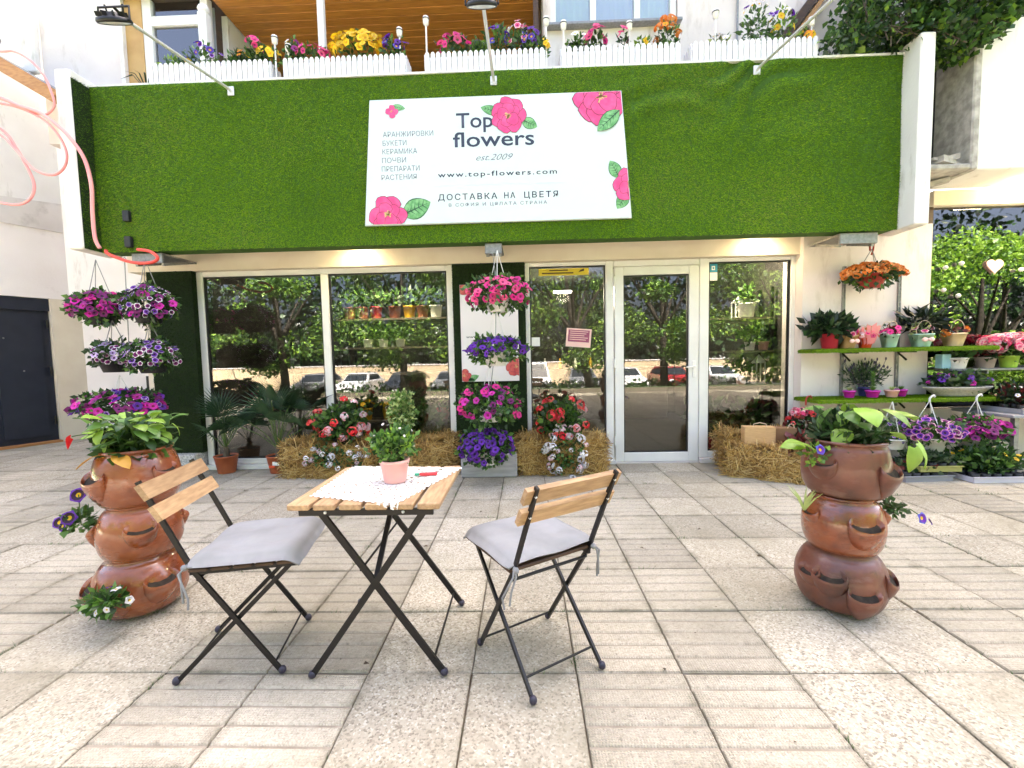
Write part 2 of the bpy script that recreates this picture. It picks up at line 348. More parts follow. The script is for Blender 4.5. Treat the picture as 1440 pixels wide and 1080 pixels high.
# paving material: speckled concrete with optional raised arcs, worn joints
TX_, TY_ = -.624, 1.588
def paving(name, arcs=False, grid=False):
    m, t, out = new_mat(name)
    b = N(t, 'ShaderNodeBsdfPrincipled'); b.inputs['Roughness'].default_value = .85; b.inputs['Specular IOR Level'].default_value = .3
    tc = N(t, 'ShaderNodeTexCoord'); oi = N(t, 'ShaderNodeObjectInfo')
    geo = N(t, 'ShaderNodeNewGeometry')
    # chips
    vo = N(t, 'ShaderNodeTexVoronoi'); vo.inputs['Scale'].default_value = 145 if not grid else 150
    t.links.new(geo.outputs['Position'], vo.inputs['Vector'])
    sp = N(t, 'ShaderNodeSeparateColor'); t.links.new(vo.outputs['Color'], sp.inputs[0])
    rp = N(t, 'ShaderNodeValToRGB'); e = rp.color_ramp.elements
    if grid:
        e[0].color = (.39,.335,.265,1); e[1].color = (.55,.475,.385,1); rp.color_ramp.elements.new(.12).color = (.43,.37,.295,1)
    else:
        e[0].color = (.22,.185,.145,1); e[1].color = (.63,.58,.50,1)
        a = rp.color_ramp.elements.new(.13); a.color = (.30,.255,.20,1)
        a = rp.color_ramp.elements.new(.28); a.color = (.43,.37,.295,1)
        a = rp.color_ramp.elements.new(.80); a.color = (.50,.435,.35,1)
    t.links.new(sp.outputs[0], rp.inputs[0])
    # broad dirt
    no = N(t, 'ShaderNodeTexNoise'); no.inputs['Scale'].default_value = 1.1; no.inputs['Detail'].default_value = 9; no.inputs['Roughness'].default_value = .7
    t.links.new(geo.outputs['Position'], no.inputs['Vector'])
    mr = N(t, 'ShaderNodeMapRange'); mr.inputs[1].default_value = .40; mr.inputs[2].default_value = .68; mr.inputs[3].default_value = 0; mr.inputs[4].default_value = .80
    t.links.new(no.outputs[0], mr.inputs[0])
    mx = N(t, 'ShaderNodeMix', data_type='RGBA'); t.links.new(mr.outputs[0], mx.inputs[0]); t.links.new(rp.outputs[0], mx.inputs[6]); mx.inputs[7].default_value = (.30,.26,.19,1)
    # fine dark specks
    n2 = N(t, 'ShaderNodeTexNoise'); n2.inputs['Scale'].default_value = 38; n2.inputs['Detail'].default_value = 6; n2.inputs['Roughness'].default_value = .7
    t.links.new(geo.outputs['Position'], n2.inputs['Vector'])
    m2 = N(t, 'ShaderNodeMapRange'); m2.inputs[1].default_value = .57; m2.inputs[2].default_value = .70; m2.inputs[4].default_value = .65
    t.links.new(n2.outputs[0], m2.inputs[0])
    x2 = N(t, 'ShaderNodeMix', data_type='RGBA'); t.links.new(m2.outputs[0], x2.inputs[0]); t.links.new(mx.outputs[2], x2.inputs[6]); x2.inputs[7].default_value = (.17,.14,.11,1)
    v = N(t, 'ShaderNodeMapRange'); v.inputs[3].default_value = .84; v.inputs[4].default_value = 1.12; t.links.new(oi.outputs['Random'], v.inputs[0])
    hs = N(t, 'ShaderNodeHueSaturation'); hs.inputs['Hue'].default_value = .507; t.links.new(v.outputs[0], hs.inputs['Value'])
    # grime gathered along the joints
    gp_ = N(t, 'ShaderNodeSeparateXYZ'); t.links.new(geo.outputs['Position'], gp_.inputs[0]); ed = []
    for k_, o_ in ((0,TX_),(1,TY_)):
        sb = N(t, 'ShaderNodeMath', operation='SUBTRACT'); sb.inputs[1].default_value = o_; t.links.new(gp_.outputs[k_], sb.inputs[0])
        pp = N(t, 'ShaderNodeMath', operation='PINGPONG'); pp.inputs[1].default_value = .2; t.links.new(sb.outputs[0], pp.inputs[0]); ed.append(pp)
    mn = N(t, 'ShaderNodeMath', operation='MINIMUM'); t.links.new(ed[0].outputs[0], mn.inputs[0]); t.links.new(ed[1].outputs[0], mn.inputs[1])
    er = N(t, 'ShaderNodeMapRange'); er.inputs[1].default_value = .045; er.inputs[2].default_value = .002; er.inputs[3].default_value = 0; er.inputs[4].default_value = 1.0; t.links.new(mn.outputs[0], er.inputs[0])
    n4 = N(t, 'ShaderNodeTexNoise'); n4.inputs['Scale'].default_value = 5; n4.inputs['Detail'].default_value = 9; n4.inputs['Roughness'].default_value = .75; t.links.new(geo.outputs['Position'], n4.inputs['Vector'])
    nr = N(t, 'ShaderNodeMapRange'); nr.inputs[1].default_value = .44; nr.inputs[2].default_value = .66; t.links.new(n4.outputs[0], nr.inputs[0])
    em = N(t, 'ShaderNodeMath', operation='MULTIPLY'); em.use_clamp = True; t.links.new(er.outputs[0], em.inputs[0]); t.links.new(nr.outputs[0], em.inputs[1])
    x5 = N(t, 'ShaderNodeMix', data_type='RGBA'); t.links.new(em.outputs[0], x5.inputs[0]); t.links.new(x2.outputs[2], x5.inputs[6]); x5.inputs[7].default_value = (.19,.165,.115,1)
    t.links.new(x5.outputs[2], hs.inputs['Color'])
    t.links.new(hs.outputs[0], b.inputs['Base Color'])
    # relief
    h = N(t, 'ShaderNodeMath', operation='MULTIPLY'); h.inputs[1].default_value = .35; t.links.new(sp.outputs[1], h.inputs[0])
    hh = N(t, 'ShaderNodeMath', operation='ADD'); t.links.new(h.outputs[0], hh.inputs[0]); t.links.new(n2.outputs[0], hh.inputs[1]); height = hh.outputs[0]
    if grid:
        wv = []
        for ax in 'XY':
            s = N(t, 'ShaderNodeTexWave', wave_type='BANDS', bands_direction=ax); s.inputs['Scale'].default_value = 32
            t.links.new(tc.outputs['Object'], s.inputs[0]); wv.append(s.outputs[1])
        q = N(t, 'ShaderNodeMath', operation='MULTIPLY'); t.links.new(wv[0], q.inputs[0]); t.links.new(wv[1], q.inputs[1])
        a = N(t, 'ShaderNodeMath', operation='ADD'); t.links.new(q.outputs[0], a.inputs[0]); t.links.new(height, a.inputs[1]); height = a.outputs[0]
    if arcs:
        mp = N(t, 'ShaderNodeVectorMath', operation='ADD'); mp.inputs[1].default_value = (.2,.2,0); t.links.new(tc.outputs['Object'], mp.inputs[0])
        ml = N(t, 'ShaderNodeVectorMath', operation='MULTIPLY'); ml.inputs[1].default_value = (1,1,0); t.links.new(mp.outputs[0], ml.inputs[0])
        ln = N(t, 'ShaderNodeVectorMath', operation='LENGTH'); t.links.new(ml.outputs[0], ln.inputs[0])
        sn = N(t, 'ShaderNodeMath', operation='MULTIPLY'); sn.inputs[1].default_value = 2*math.pi/.075; t.links.new(ln.outputs['Value'], sn.inputs[0])
        s0 = N(t, 'ShaderNodeMath', operation='SINE'); t.links.new(sn.outputs[0], s0.inputs[0])
        far = N(t, 'ShaderNodeMath', operation='GREATER_THAN'); far.inputs[1].default_value = .27; t.links.new(ln.outputs['Value'], far.inputs[0])
        si = N(t, 'ShaderNodeMath', operation='ADD'); t.links.new(s0.outputs[0], si.inputs[0]); f2_ = N(t, 'ShaderNodeMath', operation='MULTIPLY'); f2_.inputs[1].default_value = 3; t.links.new(far.outputs[0], f2_.inputs[0]); t.links.new(f2_.outputs[0], si.inputs[1])
        st = N(t, 'ShaderNodeMath', operation='GREATER_THAN'); st.inputs[1].default_value = -.45; t.links.new(si.outputs[0], st.inputs[0])
        sc = N(t, 'ShaderNodeMath', operation='MULTIPLY'); sc.inputs[1].default_value = 2.6; t.links.new(st.outputs[0], sc.inputs[0])
        a = N(t, 'ShaderNodeMath', operation='ADD'); t.links.new(sc.outputs[0], a.inputs[0]); t.links.new(height, a.inputs[1]); height = a.outputs[0]
        gv = N(t, 'ShaderNodeMapRange'); gv.inputs[1].default_value = 0; gv.inputs[2].default_value = 1; gv.inputs[3].default_value = .20; gv.inputs[4].default_value = 0; t.links.new(st.outputs[0], gv.inputs[0])  # arc grooves darkened in colour for dirt and for their faint shading
        gm = N(t, 'ShaderNodeMix', data_type='RGBA'); t.links.new(gv.outputs[0], gm.inputs[0]); t.links.new(hs.outputs[0], gm.inputs[6]); gm.inputs[7].default_value = (.20,.165,.115,1); t.links.new(gm.outputs[2], b.inputs['Base Color'])
    bp = N(t, 'ShaderNodeBump'); bp.inputs['Strength'].default_value = .8; bp.inputs['Distance'].default_value = .0045
    t.links.new(height, bp.inputs['Height']); t.links.new(bp.outputs[0], b.inputs['Normal'])
    t.links.new(b.outputs[0], out.inputs[0]); return m
PAVE_RIB = paving('paving_ribbed', grid=True)
PAVE_AGG = paving('paving_pebbled')
PAVE_ARC = paving('paving_arcs', arcs=True)
MORTAR = mat('joint_dirt', (.10,.075,.05), (.17,.14,.10), rough=1, scale=12, dirt=(.06,.075,.03), dscale=3)

# ------------------------------------------------------------------ vegetation helpers
def rand_dirs(g, n):
    v = g.normal(size=(n,3)); return v / np.linalg.norm(v, axis=1)[:,None]
def leaf_arrays(g, P, D, length, width, fold=.15):
    """diamond leaves (two folded triangles each) at P pointing along D"""
    n = len(P); r = rand_dirs(g, n)
    S_ = np.cross(D, r); S_ /= np.linalg.norm(S_,axis=1)[:,None]+1e-9
    U = np.cross(S_, D)
    L = (length*(.65+.7*g.random(n)))[:,None]; W = (width*(.7+.6*g.random(n)))[:,None]
    V = np.stack([P, P+D*L*.45-S_*W+U*W*fold*2, P+D*L, P+D*L*.45+S_*W+U*W*fold*2, P+D*L*.5], 1).reshape(-1,3)
    b = np.arange(n)[:,None]*5
    F = np.concatenate([b+np.array([[0,4,1]]), b+np.array([[1,4,2]]), b+np.array([[0,3,4]]), b+np.array([[3,2,4]])])
    return V, F
def foliage(name, seed, n, c, rad, length, width, mats, shell=.55, up=.25, parent=None, squash_bottom=0, weights=None, kind='stuff', out=1.0):
    g = np.random.default_rng(seed)
    d = rand_dirs(g, n)
    if squash_bottom: d[:,2] = np.where(d[:,2] < -squash_bottom, -d[:,2], d[:,2])
    r = shell + (1-shell)*g.random(n)**.7
    lump = 1 + .22*np.sin(d[:,0]*5+seed) * np.cos(d[:,1]*4+seed*1.7) + .12*np.sin(d[:,2]*9+seed*.6)
    P = np.array(c) + d*np.array(rad)*(r*lump)[:,None]
    D = d*out + g.normal(size=(n,3))*.65 + np.array([0,0,up]); D /= np.linalg.norm(D,axis=1)[:,None]
    V, F = leaf_arrays(g, P, D, length, width)
    k = len(mats); mi = g.choice(k, n, p=weights)
    me = npmesh(name, V, F, mats, np.tile(mi, 4))
    return link(name, me, parent, kind=kind) if parent is not None else me
LEAF_D = leafmat('leaf_dark', (.018,.045,.012)); LEAF_M = leafmat('leaf_mid', (.035,.085,.018)); LEAF_L = leafmat('leaf_light', (.085,.17,.03))
LEAF_Y = leafmat('leaf_lime', (.20,.33,.035)); LEAF_G = leafmat('leaf_greygreen', (.07,.10,.05)); LEAF_V = leafmat('leaf_variegated', (.35,.42,.16))
LEAF_PALM = leafmat('leaf_palm', (.022,.055,.022)); LEAF_BLK = leafmat('leaf_blackgreen', (.010,.020,.010), .3); LEAF_RED = leafmat('leaf_burgundy', (.12,.02,.02))
STEM = mat('green_stem', (.08,.14,.03), rough=.6)

def flower_mesh(name, rim, inner, eye, r=.035, lobes=5, depth=.35, flat=False):
    mb = MB(); n = lobes*2
    V = [(0,0,-r*depth)]
    for k in range(n):
        a = 2*math.pi*k/n; V.append((r*.3*math.cos(a), r*.3*math.sin(a), -r*depth*.55))
    for k in range(n):
        a = 2*math.pi*k/n; V.append((r*.72*math.cos(a), r*.72*math.sin(a), -.02*r))
    for k in range(n):
        a = 2*math.pi*k/n; q = r*(1.05 if k%2 == 0 else .86); V.append((q*math.cos(a), q*math.sin(a), (-.02 if k%2 else -.16)*r))
    mb.add(V, [(0,1+k,1+(k+1)%n) for k in range(n)], 2)
    mb.add(V, [(1+k,1+n+k,1+n+(k+1)%n,1+(k+1)%n) for k in range(n)], 1)
    mb.add(V, [(1+n+k,1+2*n+k,1+2*n+(k+1)%n,1+n+(k+1)%n) for k in range(n)], 0)
    return mb.mesh(name, [rim, inner, eye])
PM = {k: petalmat('petal_'+k, c) for k, c in dict(hotpink=(.78,.03,.28), rose=(.80,.09,.25), magenta=(.60,.02,.36), purple=(.13,.02,.36), violet=(.07,.012,.20), deep=(.22,.015,.16),
    dark=(.03,.004,.03), white=(.80,.77,.78), lilac=(.50,.33,.62), orchid=(.62,.20,.56), red=(.72,.03,.045), coral=(.82,.16,.14), yellow=(.80,.52,.015), gold=(.75,.33,.01), orange=(.72,.22,.03),
    apricot=(.72,.34,.12), blue=(.10,.10,.55), throat=(.30,.22,.05), palelilac=(.68,.58,.76), palepink=(.80,.50,.55), scarlet=(.80,.02,.03), green=(.15,.3,.05), wine=(.30,.01,.10)).items()}
def pf(n, a, b, c, r=.035, **k): return flower_mesh('blossom_'+n, PM[a], PM[b], PM[c], r, **k)
F_HOT = pf('hot','hotpink','hotpink','wine'); F_ROSE = pf('rose','rose','rose','wine'); F_MAG = pf('mag','magenta','magenta','wine'); F_DEEP = pf('deep','deep','deep','dark')
F_PURP = pf('purp','purple','purple','dark'); F_VIO = pf('vio','violet','purple','dark'); F_WRIM = pf('wrim','white','deep','dark', .026); F_LRIM = pf('lrim','lilac','purple','dark', .026)
F_LIL = pf('lil','palelilac','lilac','dark', .026); F_ORIM = pf('orim','orchid','purple','dark', .034); F_PRIM = pf('prim','palepink','deep','dark', .034); F_MRIM = pf('mrim','magenta','deep','dark', .03)
F_YEL = pf('yel','yellow','yellow','gold', .03); F_BLU = pf('blu','blue','purple','yellow', .03); F_ORG = pf('org','orange','gold','throat', .03); F_WHT = pf('wht','white','white','yellow', .028)
F_PANSY = pf('pansy','purple','dark','yellow', .03); F_PNK = pf('pnk','rose','hotpink','wine', .032); F_PPK = pf('ppk','palepink','rose','wine', .03)
def umbel(name, m1, m2, r, n=26, seed=1):
    g = np.random.default_rng(seed); d = rand_dirs(g, n); d[:,2] = np.abs(d[:,2])*.9
    P = d*r*np.array([1,1,.75])
    V = []; F = []; mi = []
    for i in range(n):
        nrm = Vector(d[i]); u = nrm.orthogonal().normalized(); v = nrm.cross(u); p = Vector(P[i]); q = r*.40; o = len(V)
        V += [p]+[p+q*(math.cos(a)*u+math.sin(a)*v)+nrm*q*(.15+.5*((i*7)%3)/3) for a in [2*math.pi*k/5+i for k in range(5)]]
        F += [(o,o+1+k,o+1+(k+1)%5) for k in range(5)]; mi += [int(g.random() < .4)]*5
    return npmesh(name, V, F, [m1, m2], mi)
U_RED = umbel('umbel_red', PM['red'], PM['coral'], .042); U_CORAL = umbel('umbel_coral', PM['coral'], PM['palepink'], .040, seed=2)
U_WHITE = umbel('umbel_white', PM['white'], PM['white'], .040, n=22, seed=3); U_PINK = umbel('umbel_pink', PM['palepink'], PM['white'], .036, seed=4)
U_OR = umbel('umbel_orange', PM['orange'], PM['apricot'], .040, n=22, seed=5); U_YEL = umbel('umbel_yellow', PM['yellow'], PM['gold'], .035, seed=6)
U_RB = umbel('umbel_begonia', PM['rose'], PM['palepink'], .06, n=40, seed=8)

def blossoms(parent, seed, n, c, rad, meshes, weights=None, zmin=-.5, ymax=.5, scale=(.8,1.2), upish=.25, name='blossom', push=1.02, joined=False):
    g = np.random.default_rng(seed); k = 0; tries = 0; lastbatch = []
    while k < n and tries < n*40:
        tries += 1
        d = g.normal(size=3); d /= np.linalg.norm(d)
        if d[2] < zmin or d[1] > ymax: continue
        p = np.array(c) + d*np.array(rad)*(push*(.92+.16*g.random()))
        if any(np.linalg.norm(p-q) < .035 for q in lastbatch): 
            if tries < n*15: continue
        lastbatch.append(p)
        nv = Vector(d/np.array(rad)*min(rad)) + Vector(g.normal(size=3))*.30 + Vector((0,-.25,upish))
        q = nv.normalized().to_track_quat('Z','Y')
        me = meshes[int(g.choice(len(meshes), p=weights))]
        o = link(name, me, parent, tuple(p), None, float(g.uniform(*scale)))
        o.rotation_euler = (q @ Matrix.Rotation(g.uniform(0,6.28),3,'Z').to_quaternion()).to_euler()
        k += 1
def lathe_pot(parent, r0, r1, h, m, name='pot', n=24, c=(0,0,0), rim=.004, soil=True, wall=.004, sx=1, sy=1):
    mb = MB(); mb.lathe([(0,0),(r0*.96,0),(r0,.004),(r1,h-.012),(r1+rim,h-.012),(r1+rim,h),(r1-wall,h),(r1-wall*1.6,h-.022)], n, c, 0, sx, sy)
    o = part(name, mb, m, parent)
    if soil:
        b = MB(); b.disc((c[0],c[1],c[2]+h-.018), (r1-wall)*sx, n, 0, (r1-wall)*sy); part('soil', b, SOIL, parent)
    return o
def leaf_big(name, L, W, m, heart=True):
    mb = MB(); V = []; F = []; K = 7
    for i in range(K):
        t = i/(K-1); y = t*L
        wv = W*math.sin(math.pi*min(1,(t*.86+.14)))**.8*(1-t*.25) if heart else W*math.sin(math.pi*t)**.8
        z = -.35*L*t*t + .06*L*math.sin(t*3)
        V += [(-wv,y-(.1*L if i==0 and heart else 0),z-.12*W),(0,y,z),(wv,y-(.1*L if i==0 and heart else 0),z-.12*W)]
    for i in range(K-1):
        F += [(3*i,3*i+1,3*i+4,3*i+3),(3*i+1,3*i+2,3*i+5,3*i+4)]
    mb.add(V, F, 0, True); return mb.mesh(name, m)
LEAFY_A = leaf_big('leaf_lime_a', .095, .042, LEAF_Y); LEAFY_B = leaf_big('leaf_lime_b', .088, .036, LEAF_L); LEAFY_C = leaf_big('leaf_mid_c', .085, .034, LEAF_M)
def leafy(parent, seed, n, base, spread, height, meshes, scale=(.7,1.2), tilt=(.3,1.3), name='leaf'):
    g = random.Random(seed); st = MB()
    for i in range(n):
        a = g.uniform(0,6.28); r = spread*math.sqrt(g.random()); h = height*g.uniform(.35,1)
        p = Vector((base[0]+r*math.cos(a), base[1]+r*math.sin(a), base[2]+h))
        st.tube([base, Vector(base).lerp(p,.5)+Vector((0,0,h*.15)), p], .0025, 5)
        o = link(name, g.choice(meshes), parent, p, (R(-90)*0 - g.uniform(*tilt)+.7, g.uniform(-.4,.4), a - math.pi/2 + g.uniform(-.5,.5)), g.uniform(*scale))
    part('stems', st, STEM, parent)

# ================================================================== SETTING: ground, street
TX, TY, T = -.624, 1.588, .40
bed = MB().add([(-14,-6,-.014),(9,-6,-.014),(9,7.3,-.014),(-14,7.3,-.014)], [(0,1,2,3)])
pav = struct('pavement', bed, MORTAR)
prof = [(-120,-1.14),(-10.5,-1.14),(-6.5,-.03),(7,-.03),(120,-.03)]
g_ = MB(); V = []
for y, z in prof: V += [(-150,y,z),(150,y,z)]
g_.add(V, [(2*i,2*i+1,2*i+3,2*i+2) for i in range(4)])
struct('ground', g_, GRASS)
struct('street', MB().add([(-150,-32,-1.13),(150,-32,-1.13),(150,-13,-1.13),(-150,-13,-1.13)], [(0,1,2,3)]), ASPHALT)
J = .0027
GROOVE = mat('groove_dirt_and_shadow', (.23,.19,.14), (.34,.29,.225), rough=1, scale=14)  # dirt in the grooves plus their shadow, both set in the colour
def tile_rib():
    mb = MB(); h = T/2-J; w_ = (2*h)/5
    mb.box((-h,-h,-.013), (h,h,-.0065), 1)
    for i in range(5):
        y0 = -h+i*w_; a = .005 if i else 0; mb.add([(-h,y0+a,-.0064),(h,y0+a,-.0064),(h,y0+w_-.006,-.0064),(-h,y0+w_-.006,-.0064),(-h+.002,y0+a+.004,0),(h-.002,y0+a+.004,0),(h-.002,y0+w_-.010,0),(-h+.002,y0+w_-.010,0)],
            [(4,5,6,7),(0,1,5,4),(1,2,6,5),(2,3,7,6),(3,0,4,7)])
    return mb
def tile_flat():
    h = T/2-J; mb = MB(); c = .004
    mb.add([(-h,-h,-.013),(h,-h,-.013),(h,h,-.013),(-h,h,-.013),(-h,-h,-c),(h,-h,-c),(h,h,-c),(-h,h,-c),(-h+c,-h+c,0),(h-c,-h+c,0),(h-c,h-c,0),(-h+c,h-c,0)],
        [(0,1,5,4),(1,2,6,5),(2,3,7,6),(3,0,4,7),(4,5,9,8),(5,6,10,9),(6,7,11,10),(7,4,8,11),(8,9,10,11)])
    return mb
tiles = []
for i in range(-30, 24):
    for j in range(-14, 14):
        x = TX+(i+.5)*T; y = TY+(j+.5)*T
        if not (-13.5 < x < 8.5 and -5 < y < 7.0): continue
        if y > 4.72 and x > -4.1: continue
        seen = y > .85 and abs(x-.03*y*-1) < y*1.24+.35
        kind = 'rib' if (i % 4) in (2,3) else ('arc' if ((i*7+j*5+i*j) % 7) < 2 and j > -2 else 'agg')
        tiles.append((0 if seen else 1, y, x, kind, i, j))
tiles.sort()
me_rib = tile_rib().mesh('paving_tile', [PAVE_RIB, GROOVE]); me_agg = tile_flat().mesh('paving_tile', PAVE_AGG); me_arc = tile_flat().mesh('paving_tile', PAVE_ARC)
TM = dict(rib=me_rib, agg=me_agg, arc=me_arc)
rest = MB()
for q, (u, y, x, kind, i, j) in enumerate(tiles):
    dz = rnd.uniform(-.003,.002); rz = 0 if kind == 'rib' else rnd.choice((0,1,2,3))*math.pi/2
    if q < 300:
        link('paving_tile', TM[kind], pav, (x+rnd.uniform(-.001,.001),y,dz), (rnd.uniform(-.004,.004),rnd.uniform(-.004,.004),rz+rnd.uniform(-.004,.004)))
    else:
        src = tile_rib() if kind == 'rib' else tile_flat(); mi = dict(rib=0,agg=1,arc=1)[kind]
        rest.add([(a+x,b+y,c+dz) for a,b,c in src.v], src.f, mi)
        if mi == 0: rest.m[-len(src.f):] = [2 if q_ else 0 for q_ in src.m]
part('paving_tiles', rest, [PAVE_RIB, PAVE_AGG, GROOVE], pav, kind='stuff')

g = np.random.default_rng(404); V = []; mi = []
for k in range(150):                                    # tufts of weed and moss in the joints
    if k % 2: x, y = TX+T*int(g.integers(-14,14)), g.uniform(.9,4.6)
    else: x, y = g.uniform(-4,4), TY+T*int(g.integers(-1,8))
    for q in range(int(g.integers(4,16))):
        px, py = x+g.normal()*(.006 if k%2 else .03), y+g.normal()*(.03 if k%2 else .006); a = g.uniform(0,6.28); L = g.uniform(.006,.022); V += [(px-.0015,py,-.006),(px+.0015,py,-.006),(px+math.cos(a)*L*.7,py+math.sin(a)*L*.7,L)]; mi.append(int(g.random() < .3))
link('joint_weeds', npmesh('joint_weeds', V, np.arange(len(V)).reshape(-1,3), [LEAF_M, LEAF_L], mi), pav, kind='stuff')
V = []; F = []
for k in range(420):                                    # crumbs, dry leaf bits and grit lying about
    px, py = g.uniform(-4.5,4.5), g.uniform(.9,4.6); r_ = g.uniform(.002,.007) if k % 12 else g.uniform(.010,.018); a = g.uniform(0,6.28); o = len(V); z0 = .0015
    V += [(px+r_*math.cos(a+q*2.09+g.uniform(-.4,.4)),py+r_*math.sin(a+q*2.09)*.7,z0+g.uniform(0,.003)) for q in range(3)]+[(px,py,z0+r_*.5)]; F += [(o,o+1,o+3),(o+1,o+2,o+3),(o+2,o,o+3)]
link('ground_litter', npmesh('ground_litter', V, F, mat('dry_litter', (.05,.035,.02), (.14,.09,.045), rough=.9, scale=30)), pav, kind='stuff')

# ================================================================== SHOP BUILDING
FY, FX0, FX1, FZ0, FZ1 = 4.15, -4.02, 3.41, 2.275, 3.795
WY = 4.78
shop = thing('flower_shop_building', 'flower shop front with green turf clad fascia and white framed windows', 'building', (0, WY, 0))
P = lambda n, mb, m, parent=shop, kind=None: part(n, mb, m, parent, kind, world=(parent is shop))
# lintel, soffit, fascia core, right wall, plinth
P('lintel', MB().box((-4.3,4.70,2.20),(2.90,5.0,2.46)), CREAM)
P('soffit', MB().box((-4.3,4.20,2.46),(3.66,5.2,2.60)), CREAM)
P('wall', MB().box((2.90,4.65,0),(4.19,5.0,2.46)), PINKWALL)
P('wall', MB().box((4.19,4.65,2.64),(8.0,5.0,2.79)), CREAM)
P('wall', MB().box((4.19,4.65,0),(8.0,5.0,.55)), PINKWALL)
P('fascia_core', MB().box((FX0,4.165,FZ0+.01),(FX1,4.34,FZ1-.004)), TURFBASE)
P('cap_sheet', MB().box((FX0-.02,4.13,FZ1),(FX1+.1,4.40,FZ1+.018)), CAPWHITE)
P('balcony_slab', MB().box((-4.4,4.345,3.50),(3.6,7.2,3.74)), GREYWALL)
# fins at both ends of the fascia
P('fin', MB().bbox((-4.17,3.96,2.27),(FX0-.003,4.36,3.86), .012), WHITEWALL)
P('fin', MB().bbox((FX1+.004,3.96,2.27),(3.54,4.36,3.87), .012), WHITEWALL)
# turf: real blades on the fascia, the inner side of the left fin, the pillars and their returns
def turf_patch(seed, origin, ux, uy, nrm, lu, lv, n, L=.021, wrinkle=None):
    g = np.random.default_rng(seed); o = np.array(origin); ux = np.array(ux); uy = np.array(uy); nrm = np.array(nrm)
    a = g.random(n)*lu; b = g.random(n)*lv
    P_ = o + a[:,None]*ux + b[:,None]*uy
    off = np.zeros(n)
    if wrinkle is not None: off = wrinkle(a, b); P_ = P_ + nrm*off[:,None]
    if lu > 5:
        seam = np.minimum(np.abs(a-2.64), np.abs(a-5.05)); keep = (seam > .006) | (g.random(n) < .25); a = np.where(keep, a, a+.05); P_ = o + a[:,None]*ux + b[:,None]*uy + (nrm*wrinkle(a,b)[:,None] if wrinkle is not None else 0)
    th = g.normal(size=n)*.9 - math.pi/2 + .25*np.sin(a*3.1+seed)
    lean = (np.cos(th)[:,None]*ux + np.sin(th)[:,None]*uy)
    D = nrm*(.45+.5*g.random(n))[:,None] + lean*(.55+.5*g.random(n))[:,None]; D /= np.linalg.norm(D,axis=1)[:,None]
    s = np.cross(D, nrm); s /= np.linalg.norm(s,axis=1)[:,None]+1e-9
    w_ = (.0016+.0012*g.random(n))[:,None]; Lh = (L*(.6+.8*g.random(n)))[:,None]
    V = np.stack([P_-s*w_, P_+s*w_, P_+D*Lh], 1).reshape(-1,3)
    patch = np.sin(a*2.3+1.3*b)+np.sin(a*5.1-2.2*b+1)+np.sin(b*6.3+a)
    pr = g.random(n)+patch*.085
    mi = np.where(pr < .38, 0, np.where(pr < .78, 1, np.where(pr < .965, 2, 3)))
    return V, mi
def turf_mesh(name, patches, parent, mats=None):
    V = np.concatenate([p[0] for p in patches]) - np.array(parent.location if parent is shop else (0,0,0)); mi = np.concatenate([p[1] for p in patches])
    return link(name, npmesh(name, V, np.arange(len(V)).reshape(-1,3), mats or TURF, mi), parent, kind='stuff')
def wrk(a, b):
    d = np.hypot(a-6.2, b-1.40); x = a-6.2; y = 1.42-b
    r = .034*np.exp(-(d/.50)**2)*np.sin(x*15+y*19+2.2*np.sin(x*7+1)+1.3*np.sin(y*9))
    r += .020*np.exp(-((a-5.15)/.75)**2-((b-1.22)/.16)**2)*np.sin(b*26+2.5*np.sin(a*4.3)+a*2)
    r += .020*np.exp(-((a-3.85)/.22)**2-((b-1.40)/.12)**2) + .014*np.exp(-((a-6.9)/.35)**2-((b-1.2)/.3)**2)*np.sin(a*17-b*12)
    return r + .010*np.sin(a*1.7+b*2.2)*np.sin(b*3.3) + .012
LU, LV = FX1-FX0, FZ1-FZ0
# wrinkled backing sheet that carries the blades
gx, gz = 150, 32; V = []; 
A, B = np.meshgrid(np.linspace(0,LU,gx), np.linspace(0,LV,gz))
off = wrk(A.ravel(), B.ravel())
V = np.stack([FX0+A.ravel(), FY-off-WY, FZ0+B.ravel()], 1)
F = [(j*gx+i, j*gx+i+1, (j+1)*gx+i+1, (j+1)*gx+i) for j in range(gz-1) for i in range(gx-1)]
link('turf_backing', npmesh('turf_backing', V, F, TURFBASE, smooth=True), shop)
turf_mesh('turf_cladding', [turf_patch(1, (FX0,FY,FZ0), (1,0,0), (0,0,1), (0,-1,0), LU, LV, 250000, .019, wrk)], shop)
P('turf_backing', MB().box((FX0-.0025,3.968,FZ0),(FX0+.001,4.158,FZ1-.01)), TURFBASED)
turf_mesh('turf_cladding', [turf_patch(2, (FX0+.001,3.97,FZ0), (0,1,0), (0,0,1), (1,0,0), .18, LV, 9000, .010)], shop, [TURFDARK[2],TURFDARK[2],TURF[0],TURF[0]])  # inner fin face: turf tones darkened for the shade there
